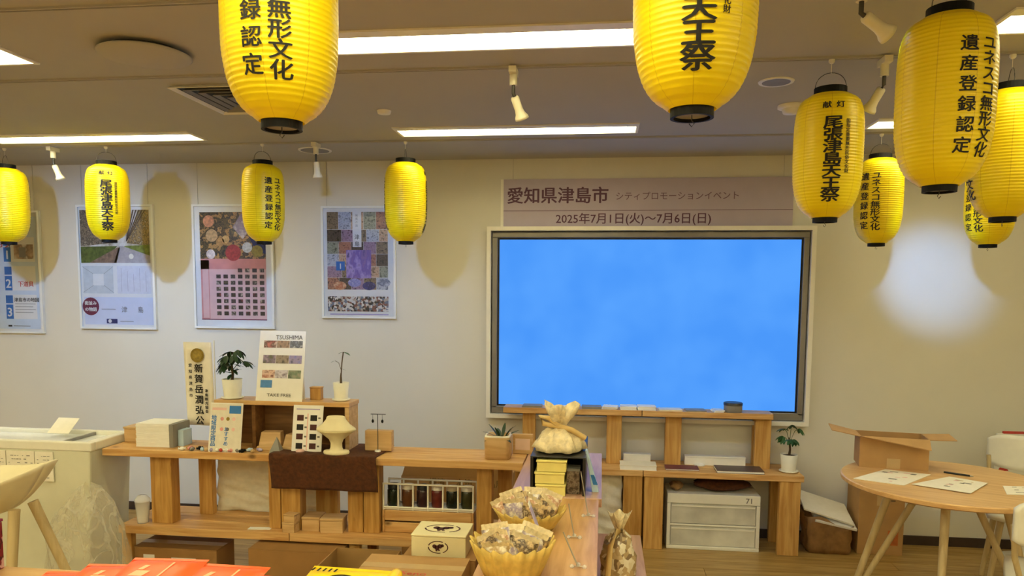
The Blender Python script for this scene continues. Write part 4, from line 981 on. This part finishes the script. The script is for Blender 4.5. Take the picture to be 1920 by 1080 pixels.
t = thing('logo_box', 'cream gift box with brown oval cow logos on its front and lid', 'box', (-.635, 2.945, .4905))
boxp(t, 'body', -.11, .112, -.088, .088, 0, .082, 'cream_box', .003); boxp(t, 'lid', -.112, .114, -.09, .09, .083, .09, 'cream_box', .003)
def logo(m, x, z, s, y=0):
    n = 24; v = []
    for i in range(n):
        a = 2*PI*i/n; v += [(x+s*math.cos(a), y, z+.62*s*math.sin(a)), (x+.9*s*math.cos(a), y, z+.54*s*math.sin(a))]
    m.add(v, [(2*i, 2*((i+1) % n), 2*((i+1) % n)+1, 2*i+1) for i in range(n) if i % 8 != 3], 'brown_ink')
    for (a, b, r) in ((-.35, .08, .2), (-.1, -.05, .24), (.18, .1, .22), (.42, .16, .16), (-.15, -.3, .1), (.1, -.28, .09)): disc(m, x+a*s, z+b*s, r*s, y, 'brown_ink', 10)
m = MB(); logo(m, .0, .042, .042, -.0905); m2 = MB(); logo(m2, .0, .0, .075, 0); m2.v = [(a, c_*1.1, .0905) for a, b, c_ in m2.v]
part(t, 'front_logo', m); part(t, 'lid_logo', m2)

# ------------------------------------------------------------------ counter running toward the camera
t = unit('display_counter', 'narrow wooden counter running out from the shelf unit, with baskets on it', 'counter'); t.location = (-.17, 2.6, 0)
loc_box(t, 'top_board', -.347, .012, 2.835, 3.665, ZT-.034, ZT, 'counter_far'); loc_box(t, 'top_board', -.347, .0, 1.35, 2.832, ZT-.036, ZT-.002, 'counter_y')
loc_box(t, 'lower_board', -.34, .205, 2.35, 3.60, ZL-.04, ZL, 'counter_y')
for y in (1.5, 2.72, 2.90, 3.50):
    loc_box(t, 'post', -.33, -.29, y, y+.10, ZL if y > 2.3 else 0, ZT-.036, 'cedar_z'); loc_box(t, 'post', -.05, -.01, y, y+.10, ZL if y > 2.3 else 0, ZT-.036, 'cedar_z')
for y in (2.4, 3.45):
    for x in (-.32, .10): loc_box(t, 'foot_board', x, x+.05, y, y+.10, 0, ZL-.04, 'cedar_z')
CT = ZT-.002
# black rack with yellow boxes
t = thing('display_rack', 'black open-fronted rack stacked with pale yellow boxes', 'rack', (-.16, 3.08, ZT))
m = MB()
for x in (-.108, .096): m.box(x, x+.012, -.22, .22, 0, .148)
m.box(-.096, .096, .208, .22, 0, .148); part(t, 'walls', m, 'black_plastic', .002)
part(t, 'top_panel', MB().box(-.108, .108, -.222, .222, .148, .154), 'black_plastic', .002)
for k, (z, dx) in enumerate(((0, .0), (.0475, -.004), (.095, .003))):
    tt = thing('yellow_box', ['bottom', 'middle', 'topmost'][k]+' pale yellow box in the stack on the black rack', 'box', (-.187+dx, 2.925, ZT+z), 0, 'pale yellow boxes in the rack')
    boxp(tt, 'body', -.057, .057, -.075, .075, 0, .036, 'yellow_box', .002); boxp(tt, 'lid', -.060, .060, -.079, .079, .0375, .0455, 'yellow_box', .002)
for k in range(3):
    tt = thing('dark_pouch', 'dark brown snack pouch standing in the black rack beside the yellow boxes', 'pouch', (-.105, 2.90+.035*k, ZT), 0, 'dark pouches in the rack')
    m = MB().hexa([(-.022, -.012, 0), (.03, -.012, 0), (.03, .012, 0), (-.022, .012, 0)], [(-.022, -.002, .09), (.03, -.002, .09), (.03, .002, .09), (-.022, .002, .09)]); part(tt, 'body', m, photo('dark_snack', ['2a201c', '5a4638', '8a7a68', '1a1614'], 60), .003)
    boxp(tt, 'crimp', -.022, .03, -.002, .002, .0902, .099, 'stone_grey', 0)
# gift bag on top
t = thing('gift_bag', 'clear beige gift bag tied at the neck with a bow, on the black rack', 'bag', (-.162, 2.985, ZT+.154))
def crump(r, z, a):
    k = 1+.10*math.sin(5*a+31*z)+.08*math.sin(9*a-40*z)+.05*math.sin(15*a+60*z); return r*k, z+.006*math.sin(7*a+30*z)*(1 if z > .01 else 0)
part(t, 'pouch', MB().lathe([(.080, 0), (.099, .008), (.097, .03), (.080, .06), (.05, .085), (.024, .10)], 40, cap1=False, fn=crump), 'cello_beige', thick=.001)
m = MB().lathe([(.022, .099), (.03, .115), (.05, .145), (.058, .178)], 40, cap0=False, cap1=False, fn=lambda r, z, a: (r*(1+.35*math.sin(3*a+.5))*(1+.12*math.sin(11*a)), z+.02*math.sin(3*a)))
part(t, 'ruffle', m, 'cello_beige', thick=.001)
m = MB().tube([(0, -.024, .10), (-.04, -.03, .135), (-.078, -.03, .14), (-.064, -.03, .112), (0, -.024, .10)], .010, 8).tube([(0, -.024, .10), (.05, -.03, .09), (.105, -.02, .055)], .011, 8); part(t, 'bow', m, M('ribbon', 'd8b878', .5, .1), label='tan ribbon bow')
part(t, 'tie', MB().lathe([(.025, .094), (.028, .10), (.025, .106)], 20, cap0=False, cap1=False), 'ribbon')
t = thing('price_card', 'pale blue price card leaning against the black rack', 'card', (-.026, 2.98, ZT), .0)
part(t, 'card', MB().hexa([(.0, -.05, 0), (.026, -.05, 0), (.026, .0, 0), (.0, .0, 0)], [(-.03, -.05, .165), (-.022, -.05, .165), (-.022, .0, .165), (-.03, .0, .165)]), 'pale_blue', .002)
part(t, 'stripe', MB().hexa([(.004, -.0512, .03), (.022, -.0512, .03), (.022, -.0505, .03), (.004, -.0505, .03)], [(-.008, -.0512, .07), (.006, -.0512, .07), (.006, -.0505, .07), (-.008, -.0505, .07)]), 'blue_ink')

# pleated baskets with snack pouches
def basket(label, x, y, z, R0, R1, h):
    t = thing('pleated_basket', label, 'basket', (x, y, z))
    def fn(r, zz, a):
        q = zz/h; return r*(1+(.03+.03*q)*math.cos(20*a)), zz+.007*q*q*math.cos(20*a)
    part(t, 'bowl', MB().lathe([(R0, 0), (R0+(R1-R0)*.35, h*.33), (R0+(R1-R0)*.7, h*.68), (R1, h)], 96, cap1=False, fn=fn), 'basket', thick=.004)
    return t
SN = [photo('snack%d' % k, c_, 38) for k, c_ in enumerate((['d8c49a', 'f2ead6', 'b99a6c', 'e6d4a8'], ['b8aac8', 'efe8dc', '9a8aa8', 'e0d4c0'], ['7a5a40', 'd8bc90', '4a382c', 'e6d6b8'], ['dcb494', 'f4e6d0', 'c09070', 'ecd4b0']))]
def pouch_mesh(w_, l, th, mat, crimp=True):
    def f(sgn):
        def g(u, v):
            a = 1-abs(2*u-1)**4; b = 1-abs(2*v-1)**3
            return ((u-.5)*w_*(1-.06*b), sgn*th*.5*a*b+.004*math.sin(9*u+7*v)*a*b, v*l)
        return g
    m = MB().grid(f(1), 8, 10).grid(f(-1), 8, 10); return m
PM = [pouch_mesh(.085, .105, .05, None).mesh('pouch_body', SN[k]) for k in range(4)]
SEAL = MB().grid(lambda u, v: ((u-.5)*.08, .004*math.sin(25*u)*v, -.006+.022*v), 12, 2).mesh('seal', 'cello_beige')
def pouches(where, x, y, z, R, n, seed, grp):
    rng = random.Random(seed)
    for k in range(n):
        a = 2*PI*k/n+rng.uniform(-.2, .2); rr = R*(.55 if k % 3 else .2)
        t = thing('snack_pouch', 'clear pouch of %s standing in the %s' % (['pale cream crackers', 'lilac-tinted sweets', 'dark brown snacks', 'peach-coloured crackers'][(k+seed) % 4], where), 'pouch', (x+rr*math.cos(a), y+rr*math.sin(a), z), 0, grp)
        tl = rng.uniform(.25, .55); t.rotation_euler = (tl*-math.sin(a), tl*math.cos(a), rng.uniform(-.8, .8))
        inst('body', PM[(k+seed) % 4], t); inst('seal', SEAL, t, (0, 0, .105))
basket('pleated straw-coloured basket of snack pouches at the counter end, with a lilac label', -.238, 2.03, CT, .078, .116, .098)
pouches('basket with the lilac label', -.238, 2.03, CT+.016, .07, 10, 1, 'snack pouches in the front basket')
basket('pleated straw-coloured basket of snack pouches just before the yellow boxes', -.228, 2.44, CT, .075, .118, .07)
pouches('basket before the yellow boxes', -.228, 2.44, CT+.008, .072, 10, 2, 'snack pouches in the rear basket')
t = thing('label_card', 'white and lilac label card sticking up between the two baskets', 'card', (-.188, 2.14, CT+.135)); m = MB().obox((0, 0, .0), (.35, 0, -.94), (0, 1, 0), (.94, 0, .35), .045, .016, .0012); part(t, 'card', m, 'paper')
m = MB().obox((.0, -.001, .0), (.35, 0, -.94), (0, 1, 0), (.94, 0, .35), .032, .0155, .0018); part(t, 'print', m, 'lavender')
for k, (x, y, dx, h, lb) in enumerate(((-.055, 2.10, -.045, .10, 'thin wire sign holder beside the front basket'), (-.076, 2.36, -.02, .11, 'thin wire sign holder between the two baskets'), (-.035, 2.60, -.03, .16, 'tall thin wire sign holder by the counter board joint'))):
    t = thing('sign_holder', lb, 'sign holder', (x, y, CT), 0, 'wire sign holders on the counter')
    part(t, 'rod', MB().tube([(0, 0, .004), (dx*.6, .01, h*.6), (dx, .015, h)], .0022, 6), 'steel')
    for (a, b) in ((-.018, 0), (.018, .0), (0, .018)): part(t, 'foot', MB().lathe([(0, 0), (.006, .001), (.007, .006), (.004, .010), (0, .011)], 10, c=(a, b, 0), cap0=False, cap1=False), 'cup_clear')
    part(t, 'base_wire', MB().tube([(-.018, 0, .006), (0, 0, .006), (.018, 0, .006)], .0016, 5).tube([(0, 0, .006), (0, .018, .006)], .0016, 5), 'steel')
# bag on the lower counter board
t = thing('gift_bag', 'clear bag of snacks tied with straw on the lower counter board', 'bag', (.085, 3.02, ZL))
part(t, 'pouch', MB().lathe([(.062, 0), (.07, .03), (.068, .10), (.048, .17), (.018, .205)], 36, cap1=False, fn=crump), photo('bag_snack', ['c8b088', '8a7458', 'eadfc4', 'b8a078', 'f2ead6', '6a5a48'], 55, True, rough=.15), thick=.001)
part(t, 'ruffle', MB().lathe([(.018, .213), (.03, .24), (.045, .275)], 30, cap0=False, cap1=False, fn=lambda r, z, a: (r*(1+.3*math.sin(3*a)), z+.012*math.sin(5*a))), 'cello_beige', thick=.001)
part(t, 'straw_tie', MB().tube([(0, -.03, .215), (-.035, -.07, .16), (-.045, -.10, .03)], .012, 8), 'ribbon')

# ------------------------------------------------------------------ front table with packets
t = unit('front_table', 'pale wooden table carrying the orange and yellow packets', 'table'); t.location = (-1.1, 1.6, 0)
FT = .70
loc_box(t, 'tabletop', -1.88, -.365, 1.20, 2.03, FT-.03, FT, 'table_x', .004)
loc_box(t, 'apron', -1.82, -.42, 1.95, 1.975, FT-.11, FT-.03, 'leg_pale'); loc_box(t, 'apron', -1.82, -.42, 1.25, 1.275, FT-.11, FT-.03, 'leg_pale')
for x in (-1.85, -.44):
    for y in (1.24, 1.94): loc_box(t, 'leg', x, x+.05, y, y+.05, 0, FT-.03, 'leg_pale')
def packet(name, label, x, y, z, w_, l, th, tilt, rz, mat, group, marks=None):
    t = thing(name, label, 'packet', (x, y, z), 0, group); t.rotation_euler = (tilt, 0, rz)
    m = MB()
    def f(sgn):
        def g(u, v):
            a = 1-abs(2*u-1)**6; b = 1-abs(2*v-1)**4; return ((u-.5)*w_, (v-.5)*l, th*.5*(1+sgn*a*b)*1.0)
        return g
    m.grid(f(1), 14, 12).grid(f(-1), 14, 12); part(t, 'body', m, mat)
    part(t, 'seal', MB().box(-w_/2, w_/2, l/2, l/2+.012, th*.5-.001, th*.5+.001), mat)
    part(t, 'seal', MB().box(-w_/2, w_/2, -l/2-.012, -l/2, th*.5-.001, th*.5+.001), mat)
    if marks: 
        mm = MB(); marks(mm, w_, l); mm.v = [(a, b, th+.0012-.0*abs(a)) for a, b, c_ in mm.v]; part(t, 'print', mm)
    return t
def om(m, w_, l):
    M('pale_orange', 'ffc9a0', .4, .1)
    for (x0, x1, y0, y1) in ((-.06, -.02, -.03, .0), (-.05, -.035, .005, .03), (.02, .026, -.04, .05), (-.015, .01, -.05, -.03)): m.add([(x0, y0, 0), (x1, y0, 0), (x1+.01, y1, 0), (x0+.01, y1, 0)], [(0, 1, 2, 3)], 'pale_orange')
og = 'orange foil packets on the front table'
packet('orange_packet', 'orange foil packet lying flat at the table edge, lowest of the overlapping ones', -1.475, 1.87, FT+.002, .24, .17, .03, .06, .10, 'orange_foil', og, om)
packet('orange_packet', 'orange foil packet overlapping the lowest one', -1.345, 1.865, FT+.03, .23, .17, .028, .10, .08, 'orange_foil', og, om)
packet('orange_packet', 'largest-looking orange foil packet on top of the pile', -1.21, 1.865, FT+.052, .22, .17, .028, .13, .06, 'orange_foil', og, om)
packet('orange_packet', 'orange foil packet propped beside the pile with a dark folded side', -1.015, 1.855, FT+.046, .20, .17, .028, .14, -.02, 'orange_foil', og, om)
packet('orange_packet', 'orange foil packet at the end next to the open carton', -.93, 1.835, FT+.032, .17, .17, .026, .12, -.12, 'orange_foil', og, om)
def ym(m, w_, l):
    n = 20; v = []
    for i in range(n+1):
        a = PI*i/n; v += [(.055*math.cos(a), -.015+.05*math.sin(a), 0), (.048*math.cos(a), -.015+.042*math.sin(a), 0)]
    m.add(v, [(2*i, 2*i+2, 2*i+3, 2*i+1) for i in range(n)], 'ink')
    v, f = glyph('くまモ', .02)
    for k in range(5): m.add([(-.10+.016*k, .045, 0), (-.094+.016*k, .045, 0), (-.090+.016*k, .062, 0), (-.096+.016*k, .062, 0)], [(0, 1, 2, 3)], 'ink')
    M('pale_yellow', 'fff2b0', .5); m.add([(-.045, -.02, -.0), (.045, -.02, 0), (.03, .01, 0), (-.03, .01, 0)], [(0, 1, 2, 3)], 'pale_yellow')
yg = 'yellow foil packets on the front table'
packet('yellow_packet', 'yellow foil packet with a black arched mark', -.682, 1.865, FT+.05, .225, .17, .03, .14, -.04, 'yellow_foil', yg, ym)
packet('yellow_packet', 'yellow foil packet beside the rolled one, next to the front basket', -.444, 1.855, FT+.04, .165, .17, .03, .12, -.05, 'yellow_foil', yg, ym)
m = MB().lathe([(0, -.085), (.016, -.085), (.018, -.07), (.018, .07), (.016, .085), (0, .085)], 20, cap0=False, cap1=False); m.v = [(a, c_, b+.018) for a, b, c_ in m.v]
tag(m.build('rolled_packet', 'yellow_foil', loc=(-.549, 1.865, FT+.055)), 'rolled yellow packet lying between the two flat yellow packets', 'packet')
t = thing('packet_stand', 'low carton step under the packets on the front table', 'stand', (-.9, 1.80, FT))
boxp(t, 'step', -.40, .50, -.11, .08, .0, .022, 'cardboard', .002); boxp(t, 'lip', -.40, .50, -.125, -.111, 0, .03, 'cardboard', .002)
t = thing('patterned_carton', 'dark red patterned carton standing at the table corner', 'carton', (-1.828, 1.975, FT))
boxp(t, 'body', -.03, .03, -.05, .04, 0, .145, photo('red_pattern', ['7a1f2a', 'c9a0a0', '4a1218', '9c3a40'], 70, True), .002); boxp(t, 'lid', -.032, .032, -.052, .042, .146, .155, 'maroon', .002)

# ------------------------------------------------------------------ round table, carton, papers, chairs
TX, TY, TZ = 1.60, 3.61, .70
t = thing('round_table', 'round wooden table with pale double-rod legs', 'table', (TX, TY, 0), -.413)
part(t, 'tabletop', MB().lathe([(.435, TZ-.028), (.452, TZ-.02), (.452, TZ-.004), (.447, TZ)], 72, smooth=False), 'table_x')
part(t, 'hub', MB().box(-.24, .24, -.04, .04, TZ-.05, TZ-.0285).box(-.04, .04, -.24, .24, TZ-.05, TZ-.0285), 'leg_pale')
for k in range(4):
    a = PI*k/2; c_, s_ = math.cos(a), math.sin(a); foot = Vector((.40*c_, .40*s_, 0))
    part(t, 'leg', MB().tube([(.225*c_, .225*s_, TZ-.05), foot], .019, 12, r1=.014), 'leg_pale')
    part(t, 'brace_rod', MB().tube([(.10*c_, .10*s_, TZ-.05), foot*.93+Vector((0, 0, .06))], .016, 12, r1=.013), 'leg_pale')
t = thing('open_carton', 'open brown carton with raised flaps on the round table', 'carton', (1.452, 3.90, TZ), -.17)
cw, cd, ch = .155, .085, .155
for (n, a) in (('front_panel', (-cw, cw, -cd, -cd+.004)), ('back_panel', (-cw, cw, cd-.004, cd)), ('side_panel', (-cw, -cw+.004, -cd+.004, cd-.004)), ('side_panel', (cw-.004, cw, -cd+.004, cd-.004))): boxp(t, n, a[0], a[1], a[2], a[3], 0, ch, 'cardboard', 0)
boxp(t, 'bottom', -cw+.004, cw-.004, -cd+.004, cd-.004, 0, .004, 'cardboard_in', 0)
def flap(p0, p1, q1, q0):
    n = (Vector(p1)-Vector(p0)).cross(Vector(q0)-Vector(p0)).normalized()*.004
    part(t, 'flap', MB().hexa([p0, p1, q1, q0], [tuple(Vector(x)+n) for x in (p0, p1, q1, q0)]), 'cardboard')
flap((-cw, -cd-.001, ch), (cw, -cd-.001, ch), (cw-.01, -cd-.085, ch-.035), (-cw+.005, -cd-.07, ch+.012))
flap((-cw-.001, cd, ch), (-cw-.001, -cd, ch), (-cw-.13, -cd+.01, ch+.022), (-cw-.13, cd-.01, ch+.03))
flap((cw+.001, -cd, ch), (cw+.001, cd, ch), (cw+.12, cd-.01, ch+.008), (cw+.12, -cd+.01, ch+.002))
flap((cw, cd+.001, ch), (-cw, cd+.001, ch), (-cw+.01, cd+.03, ch-.075), (cw-.01, cd+.03, ch-.075))
boxp(t, 'tape', -.03, .03, -cd-.001, -cd-.0003, 0, .05, 'tape', 0)
def sheet(label, pts, seed, lift=.0):
    cx = sum(p[0] for p in pts)/4; cy = sum(p[1] for p in pts)/4
    t = thing('paper_sheet', label, 'paper', (cx, cy, TZ+lift)); L = [(p[0]-cx, p[1]-cy) for p in pts]
    part(t, 'page', MB().hexa([(a, b, .0005) for a, b in L], [(a, b, .003) for a, b in L]), 'paper_warm')
    m = MB(); rng = random.Random(seed); P = [Vector((a, b, .0034)) for a, b in L]
    def q(u, v): return (P[0]*(1-u)+P[1]*u)*(1-v)+(P[3]*(1-u)+P[2]*u)*v
    for k in range(9):
        u0 = rng.uniform(.08, .7); v0 = rng.uniform(.08, .85); du = rng.uniform(.05, .2); dv = rng.uniform(.03, .08)
        m.add([q(u0, v0), q(u0+du, v0), q(u0+du, v0+dv), q(u0, v0+dv)], [(0, 1, 2, 3)], rng.choice(['grey_ink', 'tape', 'stone_grey', 'pink']))
    part(t, 'print', m)
sheet('white printed sheet on the round table in front of the carton', [(1.175, 3.577), (1.361, 3.479), (1.569, 3.71), (1.392, 3.791)], 1)
sheet('cream printed sheet in the middle of the round table beside the pen', [(1.40, 3.495), (1.592, 3.369), (1.755, 3.567), (1.634, 3.668)], 2, .003)
sheet('greenish printed sheet at the far side of the round table', [(1.745, 3.384), (1.93, 3.39), (1.97, 3.54), (1.803, 3.536)], 3)
t = thing('pen', 'black pen lying on the round table', 'pen', (1.70, 3.73, TZ), -.6); m = MB().tube([(-.06, 0, .005), (.05, 0, .005)], .0045, 8); part(t, 'barrel', m, 'black_plastic'); part(t, 'tip', MB().tube([(.05, 0, .005), (.065, 0, .0035)], .004, 8, r1=.001), 'steel')

def shell_chair(label, x, y, rz):
    t = thing('shell_chair', label, 'chair', (x, y, 0), rz, 'white chairs at the round table')
    def seat(u, v):
        X = (u-.5)*.42; Y = (v-.5)*.40; k = 1-(abs(2*u-1)**4)*.12; return (X, Y*k, .44-.018*math.cos(PI*(u-.5))*math.cos(PI*(v-.5))+.012*abs(2*u-1)**3)
    part(t, 'seat', MB().grid(seat, 16, 14), 'white_plastic', thick=.03)
    def back(u, v):
        a = (u-.5)*1.5; r = .29; cv = 1-abs(2*u-1)**5*.35; z = .70+(v-.5)*.19*cv
        return (r*math.sin(a), -.20-.03-(r*math.cos(a)-r)*-1.0*.75+0, z)
    part(t, 'backrest', MB().grid(back, 20, 8), 'white_plastic', thick=.018)
    for s in (-1, 1):
        part(t, 'back_post', MB().tube([(.16*s, -.15, .43), (.19*s, -.205, .55), (.20*s, -.205, .68)], .011, 8), 'leg_pale')
        for yy in (-1, 1): part(t, 'leg', MB().tube([(.15*s, .15*yy, .43), (.20*s, .20*yy, 0)], .017, 10, r1=.012), 'leg_pale')
    return t
shell_chair('white rounded-back chair behind the round table near the wall', 2.24, 4.08, 2.75)
shell_chair('white rounded-back chair tucked close in at the round table front edge', 1.85, 3.10, -.45)
t = thing('notice_stand', 'small white red-topped notice stand behind the far white chair', 'sign', (2.50, 4.62, .0))
part(t, 'post', MB().tube([(0, .012, .01), (0, .012, .55)], .012, 10), 'white_metal'); part(t, 'base', MB().lathe([(.13, 0), (.13, .012), (.02, .02)], 28), 'white_metal')
boxp(t, 'board', -.20, .22, -.012, .0, .515, .755, 'paper', .002); boxp(t, 'red_strip', -.165, .22, -.0135, .002, .7555, .768, 'red_ink', 0)
m = MB(); poly(m, [(-.185, .535), (-.125, .535), (-.155, .585)], -.0132, 'red_ink'); part(t, 'print', m)
